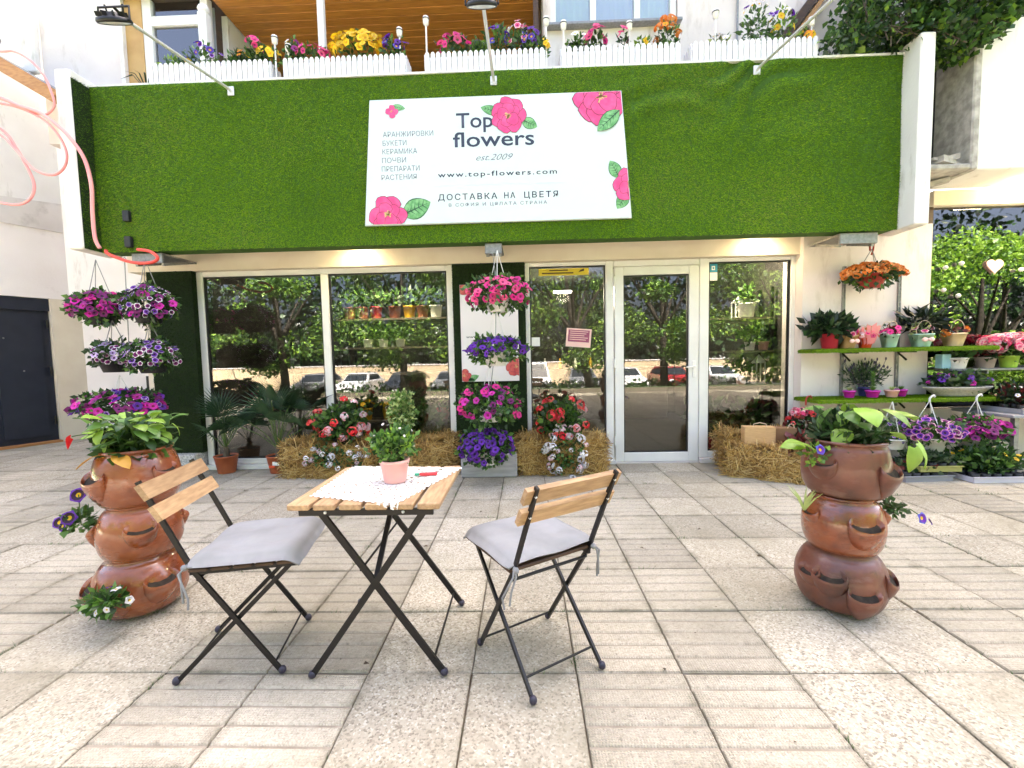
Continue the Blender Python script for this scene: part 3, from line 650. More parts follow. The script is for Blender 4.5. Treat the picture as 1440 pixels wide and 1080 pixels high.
# turf pillars
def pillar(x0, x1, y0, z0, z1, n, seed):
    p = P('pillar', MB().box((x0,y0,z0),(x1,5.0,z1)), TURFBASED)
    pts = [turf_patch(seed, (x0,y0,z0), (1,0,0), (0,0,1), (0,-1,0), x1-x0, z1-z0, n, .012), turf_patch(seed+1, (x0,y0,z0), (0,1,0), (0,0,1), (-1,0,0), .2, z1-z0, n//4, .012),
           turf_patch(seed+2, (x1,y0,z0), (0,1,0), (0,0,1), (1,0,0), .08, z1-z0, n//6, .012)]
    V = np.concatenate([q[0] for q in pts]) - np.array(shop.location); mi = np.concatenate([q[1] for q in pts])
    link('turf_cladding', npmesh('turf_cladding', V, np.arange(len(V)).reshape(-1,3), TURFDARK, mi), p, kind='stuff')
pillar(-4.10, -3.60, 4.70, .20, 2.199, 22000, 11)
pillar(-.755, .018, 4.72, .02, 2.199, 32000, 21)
P('plinth', MB().bbox((-4.16,4.60,0),(-3.62,5.0,.198), .008), GRANITE)
P('side_wall', MB().box((-4.3,4.86,0),(-4.103,5.5,2.46)), CREAM)

# windows and door: frame bars, panes
def bar(x0, x1, z0, z1, y0=4.765, y1=4.835): return MB().bbox((x0,y0,z0),(x1,y1,z1), .006)
def window(x0, x1, z0, z1, mull=(), fw=.075, bot=.07, left=None, right=None):
    fr = bar(x0, x0+(left or fw), z0, z1); f = P('window_frame', fr, WHITEPVC)
    L = lambda n, mb, m: part(n, mb, m, f)
    def sub(n, mb, m): return link(n, mb.mesh(n, m, shop.location), f)
    sub('frame_bar', bar(x1-(right or fw), x1, z0, z1), WHITEPVC)
    sub('frame_bar', bar(x0+(left or fw), x1-(right or fw), z1-fw*.8, z1, 4.768, 4.832), WHITEPVC)
    sub('frame_bar', bar(x0+(left or fw), x1-(right or fw), z0, z0+bot, 4.768, 4.832), WHITEPVC)
    xs = [x0+(left or fw)]
    for m_ in mull: sub('mullion', bar(m_-.04, m_+.04, z0+bot, z1-fw*.8, 4.76, 4.838), WHITEPVC); xs += [m_-.04, m_+.04]
    xs.append(x1-(right or fw))
    for k in range(0, len(xs), 2):
        gk = MB(); 
        for xa, xb in ((xs[k], xs[k]+.014), (xs[k+1]-.014, xs[k+1])): gk.box((xa,4.783,z0+bot),(xb,4.817,z1-fw*.8))
        gk.box((xs[k]+.014,4.783,z0+bot),(xs[k+1]-.014,4.817,z0+bot+.014)); gk.box((xs[k]+.014,4.783,z1-fw*.8-.014),(xs[k+1]-.014,4.817,z1-fw*.8))
        sub('gasket', gk, BLACKPLASTIC)
        sub('window_pane', MB().box((xs[k]+.005,4.797,z0+bot+.005),(xs[k+1]-.005,4.803,z1-fw*.8-.005)), GLASS)
window(-3.60, -.757, .05, 2.198, mull=(-2.17,), fw=.07, bot=.06)
window(.021, .975, .05, 2.198, fw=.05, right=.085)
window(1.89, 2.90, .05, 2.198, fw=.05, left=.10, right=.05)
P('sill', MB().bbox((-3.60,4.70,0),(-.757,5.0,.049), .005), WHITEPVC)
P('sill', MB().bbox((.021,4.70,0),(.975,5.0,.049), .005), WHITEPVC)
P('sill', MB().bbox((1.89,4.70,0),(2.90,5.0,.049), .005), GREYWALL)
# door
df = P('door_frame', bar(.978,1.887,2.135,2.198,4.766,4.834), WHITEPVC)
door = MB(); dx0, dx1, dz0, dz1 = .985, 1.882, .015, 2.13
for a, b in (((dx0,dz0),(dx0+.095,dz1)), ((dx1-.105,dz0),(dx1,dz1)), ((dx0+.095,dz1-.09),(dx1-.105,dz1)), ((dx0+.095,dz0),(dx1-.105,dz0+.10))):
    door.bbox((a[0],4.758,a[1]),(b[0],4.826,b[1]), .005)
dr = P('door', door, WHITEPVC)
def dsub(n, mb, m): return link(n, mb.mesh(n, m, shop.location), dr)
dsub('door_pane', MB().box((dx0+.10,4.79,dz0+.105),(dx1-.11,4.796,dz1-.095)), GLASS)
gk = MB()
for a, b in (((dx0+.095,dz0+.1),(dx0+.108,dz1-.09)), ((dx1-.118,dz0+.1),(dx1-.105,dz1-.09)), ((dx0+.108,dz0+.1),(dx1-.118,dz0+.113)), ((dx0+.108,dz1-.103),(dx1-.118,dz1-.09))): gk.box((a[0],4.775,a[1]),(b[0],4.81,b[1]))
dsub('gasket', gk, BLACKPLASTIC)
hd = MB(); hd.bbox((1.815,4.748,.93),(1.848,4.758,1.11),.003); hd.tube([(1.831,4.75,1.05),(1.831,4.715,1.05),(1.80,4.708,1.05),(1.735,4.708,1.045)], .009); hd.tube([(1.831,4.748,.965),(1.831,4.742,.965)], .010)
dsub('handle', hd, WHITEPLASTIC)
for z in (.25, 1.1, 1.98): dsub('hinge', MB().tube([(.980,4.752,z-.05),(.980,4.752,z+.05)], .010), WHITEPVC)
P('threshold', MB().box((.978,4.74,0),(1.887,5.0,.012)), GREYWALL)
# right hand window of the neighbouring shop bay
rb = P('window_frame', MB().box((4.19,4.70,.55),(4.235,4.78,2.64)), DARKWOOD)
link('window_pane', MB().box((4.235,4.73,.55),(7.9,4.736,2.64)).mesh('window_pane', GLASS_R, shop.location), rb)
# interior
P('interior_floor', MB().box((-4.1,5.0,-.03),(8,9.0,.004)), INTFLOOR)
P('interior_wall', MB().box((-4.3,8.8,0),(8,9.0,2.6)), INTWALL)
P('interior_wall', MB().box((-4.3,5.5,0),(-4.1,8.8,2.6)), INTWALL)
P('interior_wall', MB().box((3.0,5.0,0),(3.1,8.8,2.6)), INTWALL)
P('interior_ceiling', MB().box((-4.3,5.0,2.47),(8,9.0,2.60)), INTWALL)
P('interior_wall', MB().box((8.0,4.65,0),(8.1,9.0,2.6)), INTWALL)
# brackets under the fascia
for bx, w_ in ((3.10,.34), (-.27,.16), (-3.62,.30)):
    b_ = MB(); b_.bbox((bx-w_/2,4.17,2.17),(bx+w_/2,4.20,2.268),.004); b_.box((bx-w_/2,4.20,2.25),(bx+w_/2,4.62,2.268)); b_.obox((bx-w_/2+.02,4.36,2.20),(.012,0,0),(0,.16,.04),(0,-.004,.012)); b_.obox((bx+w_/2-.02,4.36,2.20),(.012,0,0),(0,.16,.04),(0,-.004,.012))
    P('bracket', b_, GREYMETAL)
# lit downlights under the soffit
for lx in (-1.72, 2.45):
    lo = P('downlight', MB().lathe([(0,-.02),(.055,-.02),(.06,-.005),(.06,0)], 16, (lx,4.53,2.458)), LAMPON)
    ll = bpy.data.lights.new('downlight_lamp', 'SPOT'); ll.energy = 3.2; ll.color = (1,.76,.46); ll.spot_size = R(150); ll.spot_blend = .6; ll.shadow_soft_size = .05
    q = bpy.data.objects.new('downlight_lamp', ll); COL.objects.link(q); q.location = (lx,4.53,2.43); q.rotation_euler = (R(12),0,0)
# upper storey
UP = 5.02
P('upper_wall', MB().box((.28,UP,3.74),(8.0,5.3,4.78)), PINKWALL)
P('upper_wall', MB().box((1.74,UP,4.78),(8.0,5.3,10.5)), PINKWALL)
P('upper_wall', MB().box((.28,UP,6.0),(1.74,5.3,10.5)), PINKWALL)
P('upper_wall', MB().box((.28,UP,4.78),(.36,5.3,6.0)), PINKWALL)
P('upper_wall', MB().box((-5.4,UP,3.74),(-4.42,5.3,10.5)), PINKWALL)
P('upper_wall', MB().box((-4.42,UP,5.75),(.28,5.3,10.5)), PINKWALL)
P('roof', MB().box((-5.4,5.0,10.5),(8.4,14,10.7)), GREYWALL)
P('rear_wall', MB().box((-9,13.8,0),(8.4,14,10.5)), PINKWALL)
P('upper_floor', MB().box((-5.4,5.31,5.75),(8.0,13.7,5.9)), GREYWALL)
uw = P('window_frame', MB().box((.36,5.06,4.80),(1.72,5.12,4.86)), WHITEPVC)
def usub(n, mb, m, par): return link(n, mb.mesh(n, m, shop.location), par)
for xa in (.36, .80, 1.28, 1.67): usub('frame_bar', MB().box((xa,5.055,4.86),(xa+.06,5.125,6.0)), WHITEPVC, uw)
for xa, xb in ((.42,.80),(.86,1.28),(1.34,1.67)):
    usub('window_pane', MB().box((xa,5.085,4.86),(xb,5.09,6.0)), UPGLASS, uw)
    cur = MB(); n_ = 16
    V = []
    for k in range(n_+1): V += [(xa+(xb-xa)*k/n_, 5.16+.012*math.sin(k*2.1), 4.86), (xa+(xb-xa)*k/n_, 5.16+.012*math.sin(k*2.1), 6.0)]
    cur.add(V, [(2*k,2*k+2,2*k+3,2*k+1) for k in range(n_)], 0, True)
    usub('curtain', cur, mat('curtain_%d' % int(xa*100), (.55,.72,.62) if xa != .86 else (.55,.65,.72), rough=.8), uw)
usub('sill', MB().bbox((.32,4.93,4.745),(1.76,5.06,4.775), .004), GREYMETAL, uw)
# loggia with varnished plank ceiling
for k in range(17):
    y0 = 4.95+k*.115
    link('ceiling_plank', MB().bbox((-3.42,y0,5.26+rnd.uniform(-.002,.002)),(.22,y0+.110,5.28), .004).mesh('ceiling_plank', CEILWOOD, shop.location), shop)
P('loggia_ceiling', MB().box((-4.42,4.93,5.285),(.279,6.95,5.5)), DARKWOOD)
P('loggia_back_wall', MB().box((-3.5,6.92,3.74),(.28,7.0,5.285)), DARKWOOD)
P('loggia_side_wall', MB().box((-3.50,5.32,3.74),(-3.43,6.92,5.28)), WHITEWALL)
P('loggia_side_wall', MB().box((.225,5.31,3.74),(.275,6.92,5.28)), DARKWOOD)
P('post', MB().bbox((.17,4.96,3.74),(.225,5.05,5.26), .005), DARKWOOD)
P('post', MB().bbox((-2.09,4.72,3.74),(-2.025,4.785,5.5), .006), WHITEPVC)
P('post', MB().bbox((-3.42,4.80,3.74),(-3.33,4.89,4.95), .006).ball((-3.375,4.845,4.99), (.06,.06,.05)), WHITEPLASTIC)
P('wall_panel', MB().box((-4.415,5.03,3.74),(-4.22,5.1,5.74)), mat('ochre_panel', (.42,.25,.09), (.52,.33,.13), rough=.7, scale=5))
P('upper_wall', MB().box((-4.46,4.985,3.74),(-4.415,5.08,5.74)), WHITEWALL)
lw_ = P('window_frame', MB().box((-4.22,5.04,3.74),(-4.12,5.12,5.7)), WHITEPVC)
for b_ in (((-3.55,5.04,3.74),(-3.47,5.12,5.7)), ((-4.12,5.045,5.0),(-3.55,5.115,5.10)), ((-4.12,5.045,3.74),(-3.55,5.115,3.85))): usub('frame_bar', MB().box(*b_), WHITEPVC, lw_)
usub('window_pane', MB().box((-4.12,5.075,3.85),(-3.55,5.08,5.0)), UPGLASS, lw_); usub('window_pane', MB().box((-4.12,5.075,5.10),(-3.55,5.08,5.7)), UPGLASS, lw_)
usub('blind', MB().box((-4.15,5.2,3.85),(-3.5,5.21,5.7)), mat('pale_blind', (.42,.44,.50), rough=.8), lw_)
P('railing', MB().tube([(-4.0,4.46,3.985),(3.3,4.46,3.985)], .032, 10), WHITEPLASTIC)
for k in range(9): P('railing_post', MB().tube([(-3.9+k*.88,4.46,3.74),(-3.9+k*.88,4.46,3.96)], .014, 6), WHITEPLASTIC)
P('drainpipe', MB().tube([(2.36,4.99,3.75),(2.36,4.99,7)], .012, 8), GREYMETAL)
# sloping lean-to edge and stucco column at the right end of the terrace
P('lean_to_rafter', MB().obox((2.98,4.92,4.72), (.33,0,.42), (0,.10,0), (-.03,0,.024)), DARKWOOD)
P('lean_to_rafter', MB().obox((3.08,4.90,4.72), (.32,0,.41), (0,.08,0), (-.016,0,.012)), AWNWOOD)
P('column', MB().bbox((3.52,4.82,3.74),(3.80,5.01,7), .01), GREYWALL)

# ================================================================== RIGHT BUILDING
rbld = thing('neighbour_building', 'white rendered upper wall with stained concrete niche at right end of shop', 'building', (5.6, 4.5, 2.8))
Q = lambda n, mb, m: part(n, mb, m, rbld, world=True)
Q('wall', MB().bbox((4.10,4.15,2.79),(8.0,4.64,10.4), .01), WHITEWALL)
Q('jamb', MB().bbox((4.03,4.13,2.785),(4.098,4.64,3.98), .012), BROKEN)
Q('niche_back', MB().box((3.545,4.50,2.84),(4.029,4.64,4.0)), STAINED)
Q('niche_slab', MB().bbox((3.545,4.12,2.79),(4.027,4.64,2.838), .01), BROKEN)
Q('niche_box', MB().bbox((3.56,4.24,2.845),(3.70,4.40,3.12), .006), mat('pale_grey_sheet', (.42,.42,.45), rough=.6))
Q('niche_wall', MB().box((3.545,4.365,3.12),(3.60,4.50,4.0)), STAINED)
rb_ = MB()
for k in range(26):
    a = Vector((rnd.uniform(3.72,3.98), rnd.uniform(4.16,4.42), 2.86+rnd.uniform(0,.05))); r_ = rnd.uniform(.02,.06)
    rb_.obox(a, (r_*rnd.uniform(.5,1.4),rnd.uniform(-.02,.02),rnd.uniform(-.02,.02)), (rnd.uniform(-.01,.01),r_,0), (0,0,r_*.5))
Q('rubble', rb_, BROKEN)['kind'] = 'stuff'
Q('broken_edge', MB().obox((3.84,4.40,2.735), (.17,-.10,.03), (.02,.03,0), (0,0,.02)), BROKEN)
Q('wall_lamp', MB().lathe([(0,-.06),(.05,-.05),(.07,0),(.05,.04),(0,.05)], 14, (4.62,4.08,3.38)), GREYMETAL)
la = bpy.data.lights.new('soffit_lamp', 'AREA'); la.energy = 4; la.color = (1,.74,.40); la.size = .25
lq = bpy.data.objects.new('soffit_lamp', la); COL.objects.link(lq); lq.location = (4.95,4.42,2.70); lq.rotation_euler = (R(-20),0,0)
Q('soffit_lamp_box', MB().bbox((4.80,4.36,2.72),(5.10,4.48,2.786), .006), LAMPON)

# ================================================================== LEFT BUILDING
lb = thing('pink_building', 'pale pink rendered building with navy metal gate at left edge', 'building', (-7.4, 6.4, 0))
K = lambda n, mb, m: part(n, mb, m, lb, world=True)
LEFTWALL = mat('pale_rose_plaster', (.80,.74,.72), (.84,.79,.77), rough=.9, scale=2, bump=.4, bscale=40, dirt=(.60,.54,.52), dscale=2.4, dlo=.60, dhi=.8)
gp0 = Vector((-7.62,6.03,0)); gd = Vector((.405,.914,0)).normalized(); gn = Vector((gd.y,-gd.x,0))   # wall direction and its outward normal
def gpt(s, z, o=0): return gp0 + gd*s + gn*o + Vector((0,0,z))
def gslab(s0, s1, z0, z1, o0, o1, zz1=None):
    m_ = MB(); z1b = z1 if zz1 is None else zz1
    V = [gpt(s0,z0,o0),gpt(s1,z0,o0),gpt(s1,z0,o1),gpt(s0,z0,o1),gpt(s0,z1,o0),gpt(s1,z1b,o0),gpt(s1,z1b,o1),gpt(s0,z1,o1)]
    m_.add(V, [(3,2,1,0),(4,5,6,7),(0,1,5,4),(1,2,6,5),(2,3,7,6),(3,0,4,7)]); return m_
K('wall', gslab(-3,1.2,2.24,3.30,-.3,0,3.75), LEFTWALL)
K('wall', gslab(-3,1.2,3.30,9,-.3,-.04), WHITEWALL)
K('ledge', gslab(-3,1.2,3.29,3.32,-.04,.02,3.77), GREYWALL)
K('pier', gslab(.66,1.2,0,2.24,-.3,.02), CREAM)
gate = K('gate', gslab(-3,.655,.02,2.235,-.12,-.08), NAVY)
for s0, s1 in ((-2.9,-1.5),(-1.42,-.05),(.03,.60)):
    for z0, z1 in ((.12,2.0),):
        link('gate_panel', gslab(s0+.04,s1-.04,z0,z1,-.08,-.055).mesh('gate_panel', NAVY, lb.location), gate)
link('gate_rail', gslab(-3,.655,2.05,2.235,-.08,-.03).mesh('gate_rail', NAVY, lb.location), gate)
hdl = MB(); hdl.tube([gpt(-.12,1.0,-.055),gpt(-.12,1.0,-.01),gpt(-.02,1.0,-.005)], .010, 8)
link('gate_handle', hdl.mesh('gate_handle', GREYMETAL, lb.location), gate)
for z_ in (.35, 1.12, 1.85): link('gate_hinge', MB().tube([gpt(.625,z_-.06,-.05),gpt(.625,z_+.06,-.05)], .014, 8).mesh('gate_hinge', BLACKMETAL, lb.location), gate)
for s_, z_ in ((.15,1.62),(.33,1.13)): link('gate_bolt', MB().ball(tuple(gpt(s_,z_,-.055)), .012, 8, 5).mesh('gate_bolt', GREYMETAL, lb.location), gate)
K('threshold', gslab(-3,.655,0,.03,-.3,.06), mat('orange_threshold', (.40,.18,.06), rough=.8))
K('rear_wall', MB().box((-9,6.95,0),(-4.3,7.15,5)), LEFTWALL)
K('recess_shade_slab', MB().box((-6.15,6.90,.45),(-5.55,6.948,1.0)), INTDARK)  # dark slab set on the wall; its colour stands for shade in an opening
K('corner_wall', MB().box((-7.0,6.60,2.25),(-5.75,6.94,5.2)), WHITEWALL)
AX, AZ, AU = -4.98, 4.13, (.60,0,-.37)
a_ = K('awning', MB().obox((AX,4.62,AZ+.03), AU, (0,.44,0), (.010,0,.016)), GREYMETAL)
for k in range(3): link('rafter', MB().obox((AX,4.36+k*.28,AZ-.045), AU, (0,.03,0), (.022,0,.036)).mesh('rafter', AWNWOOD, lb.location), a_)
link('awning_board', MB().obox((AX,4.165,AZ-.02), AU, (0,.012,0), (.030,0,.050)).mesh('awning_board', AWNWOOD, lb.location), a_)
link('awning_underside', MB().obox((AX,4.62,AZ+.004), AU, (0,.43,0), (.004,0,.007)).mesh('awning_underside', DARKWOOD, lb.location), a_)
K('pilaster', MB().bbox((-5.62,4.95,4.5),(-5.405,5.02,10.4), .01), WHITEWALL)
K('wall_lamp', MB().lathe([(0,-.08),(.06,-.06),(.08,0),(.06,.05),(0,.06)], 14, (-5.72,4.80,4.77)), BLACKMETAL)

# ================================================================== SIGN
sign = thing('shop_sign', 'white printed shop sign with pink peonies on the green turf fascia', 'sign', (-.22, 4.12, 2.45))
SO = Vector((-.22,4.12,2.45)); SYF = 4.10
BLx, BRx, TLx, TRx, SB, ST = -1.452, 1.004, -1.362, .914, 2.447, 3.558
part('board', MB().prism([(BLx,SB),(BRx,SB),(TRx,ST),(TLx,ST)], SYF, 4.13), SIGNWHITE, sign, world=True)
part('edge_trim', MB().prism([(BLx-.006,SB-.006),(BRx+.006,SB-.006),(TRx+.006,ST+.006),(TLx-.006,ST+.006)], 4.106, 4.128), ALU, sign, world=True)
def text_mesh(body, x0, x1, z0, capz, y, m, name, parent, bold=0, spacing=1, shear=0, fit_h=None):
    cu = bpy.data.curves.new('t','FONT'); cu.body = body; cu.resolution_u = 3; cu.space_character = spacing; cu.shear = shear; cu.offset = bold; cu.extrude = .0
    o = bpy.data.objects.new('t', cu); COL.objects.link(o)
    dg = bpy.context.evaluated_depsgraph_get(); dg.update(); me = bpy.data.meshes.new_from_object(o.evaluated_get(dg))
    COL.objects.unlink(o); bpy.data.objects.remove(o)
    n = len(me.vertices); co = np.empty(n*3); me.vertices.foreach_get('co', co); co = co.reshape(-1,3)
    xa, xb = co[:,0].min(), co[:,0].max(); sx = (x1-x0)/(xb-xa); sz = (capz-z0)/(fit_h or .729)
    q = np.stack([x0+(co[:,0]-xa)*sx, np.full(n,y), z0+co[:,1]*sz], 1) - np.array(parent.matrix_world.translation if parent.parent else parent.location)
    me.vertices.foreach_set('co', q.ravel()); me.materials.clear(); me.materials.append(m); me.update()
    return link(name, me, parent)
ty = SYF-.0015
text_mesh('Top', -.578, -.242, 3.288, 3.424, ty, INK, 'lettering', sign, bold=.012)
text_mesh('flowers', -.612, .130, 3.120, 3.258, ty, INK, 'lettering', sign, bold=.012, fit_h=.745)
text_mesh('est.2009', -.405, -.066, 2.995, 3.052, ty, INKGREY, 'lettering', sign, shear=.45, bold=-.006)
text_mesh('www.top-flowers.com', -.760, .332, 2.856, 2.902, ty, INK, 'lettering', sign, bold=.012, spacing=1.25)
for wd_, xa_, xb_ in (('ДОСТАВКА',-.765,-.218),('НА',-.154,-.053),('ЦВЕТЯ',.029,.339)): text_mesh(wd_, xa_, xb_, 2.650, 2.704, ty, INK, 'lettering', sign, bold=.010, spacing=1.3)
text_mesh('В СОФИЯ И ЦЯЛАТА СТРАНА', -.668, .238, 2.590, 2.620, ty, INKGREY, 'lettering', sign, bold=.004, spacing=1.35)
for body, x1, z in (('АРАНЖИРОВКИ',-.791,3.230),('БУКЕТИ',-1.040,3.153),('КЕРАМИКА',-.945,3.078),('ПОЧВИ',-1.050,3.000),('ПРЕПАРАТИ',-.927,2.924),('РАСТЕНИЯ',-.957,2.848)):
    text_mesh(body, -1.255-.012*(3.23-z)/.08*.5, x1, z, z+.047, ty, INKGREY, 'lettering', sign, bold=-.004)
part('rule_line', MB().prism([(-.83,2.781),(.40,2.777),(.40,2.7795),(-.83,2.7835)], ty, SYF+.001), mat('sign_rule', (.62,.67,.68), rough=.5), sign, world=True)
def clipx(x, z):
    z = min(max(z, SB+.002), ST-.002); t = (z-SB)/(ST-SB)
    return (min(max(x, BLx+(TLx-BLx)*t+.002), BRx+(TRx-BRx)*t-.002), z)
def print_flower(cx, cz, r, petals, seed, parent, y, clip=clipx, pink=None):
    g = random.Random(seed); mb = MB(); layer = 0
    for ring, (rad, pr, k) in enumerate(((.62,.46,petals),(.36,.36,max(4,petals-2)))):
        for i in range(k):
            a = 2*math.pi*i/k + ring*.5 + g.uniform(-.15,.15); px, pz = cx+r*rad*math.cos(a), cz+r*rad*math.sin(a)
            for grow, mi in ((1.07,1),(1,0)):
                layer += 1; poly = []
                for q in range(14):
                    b = 2*math.pi*q/14; rr = r*pr*grow*(1+.07*math.sin(3*b+i)+.05*math.sin(5*b+seed)); poly.append(clip(px+rr*math.cos(b), pz+rr*math.sin(b)))
                mb.add([(x, y-.00012*layer, z) for x, z in poly], [tuple(range(14))], mi)
    for q in range(16):
        a = g.uniform(0,6.28); e = r*g.uniform(.1,.26); layer += 1
        x, z = cx+e*math.cos(a), cz+e*math.sin(a); mb.add([(*clip(x+s*r*.02,z+t*r*.02),) for s,t in ()], [])
        c0 = clip(cx,cz); c1 = clip(x,z); dx, dz = -(c1[1]-c0[1])*.06, (c1[0]-c0[0])*.06
        mb.add([(c0[0]-dx,y-.0045,c0[1]-dz),(c1[0]-dx*2,y-.0045,c1[1]-dz*2),(c1[0]+dx*2,y-.0045,c1[1]+dz*2),(c0[0]+dx,y-.0045,c0[1]+dz)], [(0,1,2,3)], 2)
    return part('printed_flower', mb, [pink or SIGNPINK, SIGNPINKD, SIGNGOLD], parent, world=True)
def print_leaf(x0, z0, x1, z1, w_, parent, y, clip=clipx):
    mb = MB(); dx, dz = x1-x0, z1-z0; L = math.hypot(dx,dz); ux, uz = dx/L, dz/L; nx, nz = -uz, ux
    for grow, mi, yy in ((1.12,1,y-.0001),(1,0,y-.0003)):
        poly = [clip(x0+dx*t+nx*s*w_*grow*math.sin(math.pi*t)**.75*(1-.3*t), z0+dz*t+nz*s*w_*grow*math.sin(math.pi*t)**.75*(1-.3*t)) for s, ts in ((1,[k/8 for k in range(9)]),(-1,[1-k/8 for k in range(1,8)])) for t in ts]
        mb.add([(a,yy,b) for a,b in poly], [tuple(range(len(poly)))], mi)
    def strip(p, q, h): 
        ddx, ddz = -(q[1]-p[1]), q[0]-p[0]; l = math.hypot(ddx,ddz)+1e-9; ddx, ddz = ddx/l*h, ddz/l*h; p, q = clip(*p), clip(*q)
        mb.add([(p[0]-ddx,y-.0006,p[1]-ddz),(q[0],y-.0006,q[1]),(p[0]+ddx,y-.0006,p[1]+ddz)], [(0,1,2)], 1)
    strip((x0,z0),(x1,z1),w_*.09)
    for k in range(1,6):
        t = k/7
        for s in (1,-1): strip((x0+dx*t,z0+dz*t),(x0+dx*(t+.13)+nx*s*w_*.7*math.sin(math.pi*t),z0+dz*(t+.13)+nz*s*w_*.7*math.sin(math.pi*t)),w_*.05)
    return part('printed_leaf', mb, [SIGNLEAF, SIGNLEAFD], parent, world=True)
yy = SYF-.002
print_leaf(-.18,3.41,-.352,3.462,.045,sign,yy); print_leaf(.02,3.34,.16,3.272,.055,sign,yy)
print_flower(-.098,3.385,.148,7,3,sign,yy-.001)
print_flower(.735,3.515,.225,8,5,sign,yy); print_leaf(.90,3.39,.70,3.215,.075,sign,yy-.0062)
print_leaf(.90,2.80,.812,2.955,.06,sign,yy); print_leaf(.97,2.66,.875,2.525,.06,sign,yy); print_flower(.995,2.735,.145,6,6,sign,yy-.001)
print_leaf(-1.10,2.53,-.835,2.640,.10,sign,yy); print_flower(-1.235,2.530,.165,6,8,sign,yy-.001)
print_leaf(-1.165,3.50,-1.04,3.475,.03,sign,yy); print_flower(-1.165,3.452,.055,4,9,sign,yy-.001)

# flood lamps on arms above the sign
def flood(name_label, bx, loc_label):
    t = thing('flood_lamp', name_label, 'lamp', (bx,4.12,3.70), group='flood lamps on arms over the fascia')
    part('wall_plate', MB().bbox((-.03,-.01,-.04),(.03,.0,.04),.003), ALU, t)
    part('arm', MB().tube([(0,-.005,0),(0,-.06,.0),(0,-1.10,-.165)], .0125, 10), ALU, t)
    hd = MB(); hd.lathe([(0,.045),(.04,.045),(.05,.025),(.095,.014),(.102,-.004),(.095,-.014),(.088,-.010)], 24)
    for k in range(8): a = 2*math.pi*k/8; hd.obox((.066*math.cos(a),.066*math.sin(a),.034), (.022*math.cos(a),.022*math.sin(a),0), (-.003*math.sin(a),.003*math.cos(a),0), (0,0,.013))
    h_ = part('lamp_head', hd, BLACKMETAL, t); h_.location = (0,-1.17,-.235); h_.rotation_euler = (R(30),0,0)
    part('lens', MB().disc((0,0,-.0105), .088, 24), LAMPGLASS, h_)
    br = MB(); br.tube([(-.105,-1.17,-.235),(-.105,-1.17,-.145),(.105,-1.17,-.145),(.105,-1.17,-.235)], .007, 6); br.tube([(-.06,-1.17,-.13),(-.05,-1.15,-.20),(0,-1.14,-.165),(.05,-1.15,-.20),(.06,-1.17,-.13)], .006, 6); br.tube([(0,-1.08,-.16),(0,-1.17,-.145)], .010, 6)
    part('yoke', br, BLACKMETAL, t)
    return t
flood('black flood lamp on arm over left third of the turf fascia', -2.66, '')
flood('black flood lamp on arm directly above the white shop sign', -.228, '')
flood('black flood lamp on arm above the wrinkled turf right of the sign', 2.124, '')

# pink cable
cab = thing('light_cable', 'pink red cable looping past the left fin of the fascia', 'cable', (-4.0,3.86,2.2))
def cable(name, pts, y, m, r=.014, closed=False):
    P_ = [Vector((x,y+ (0 if i%2 else .004),z)) for i,(x,z) in enumerate(pts)]; out = []
    for i in range(len(P_)-1):
        a,b,c,d = P_[max(i-1,0)],P_[i],P_[i+1],P_[min(i+2,len(P_)-1)]
        for k in range(5):
            t = k/5; out.append(.5*((2*b)+(-a+c)*t+(2*a-5*b+4*c-d)*t*t+(-a+3*b-3*c+d)*t**3))
    out.append(P_[-1]); part(name, MB().tube(out, r, 8), m, cab, world=True)
cable('cable_strand', [(-5.1,3.66),(-4.567,3.558),(-4.381,3.479),(-4.193,3.412),(-4.042,3.298),(-3.93,3.18),(-3.829,3.006),(-3.783,2.779),(-3.797,2.545),(-3.789,2.328),(-3.757,2.239)], 3.84, CABLE, .015)
cable('cable_strand', [(-3.757,2.239),(-3.737,2.20),(-3.542,2.125),(-3.356,2.112),(-3.287,2.153),(-3.349,2.212),(-3.467,2.234)], 3.90, CABLERED, .014)
cable('cable_strand', [(-5.1,3.97),(-4.528,3.951),(-4.412,3.952),(-4.278,3.882),(-4.161,3.753),(-4.093,3.589),(-4.084,3.481),(-4.154,3.411),(-4.256,3.427),(-4.38,3.485)], 3.86, CABLE, .009)
cable('cable_strand', [(-5.0,3.55),(-4.593,3.305),(-4.478,3.149),(-4.39,2.982),(-4.34,2.82),(-4.377,2.704),(-4.493,2.652),(-4.656,2.669),(-5.0,2.75)], 3.87, CABLE, .011)
cable('cable_strand', [(-5.0,3.45),(-4.597,3.257),(-4.449,3.106),(-4.302,2.942),(-4.144,2.888),(-4.028,2.946),(-3.998,3.073),(-4.055,3.226),(-4.185,3.364),(-4.382,3.467),(-4.571,3.516)], 3.85, CABLE, .010)
for z in (2.60, 2.36): part('cable_clip', MB().bbox((-3.76,4.09,z-.05),(-3.70,4.13,z+.05),.004), BLACKPLASTIC, cab, world=True)

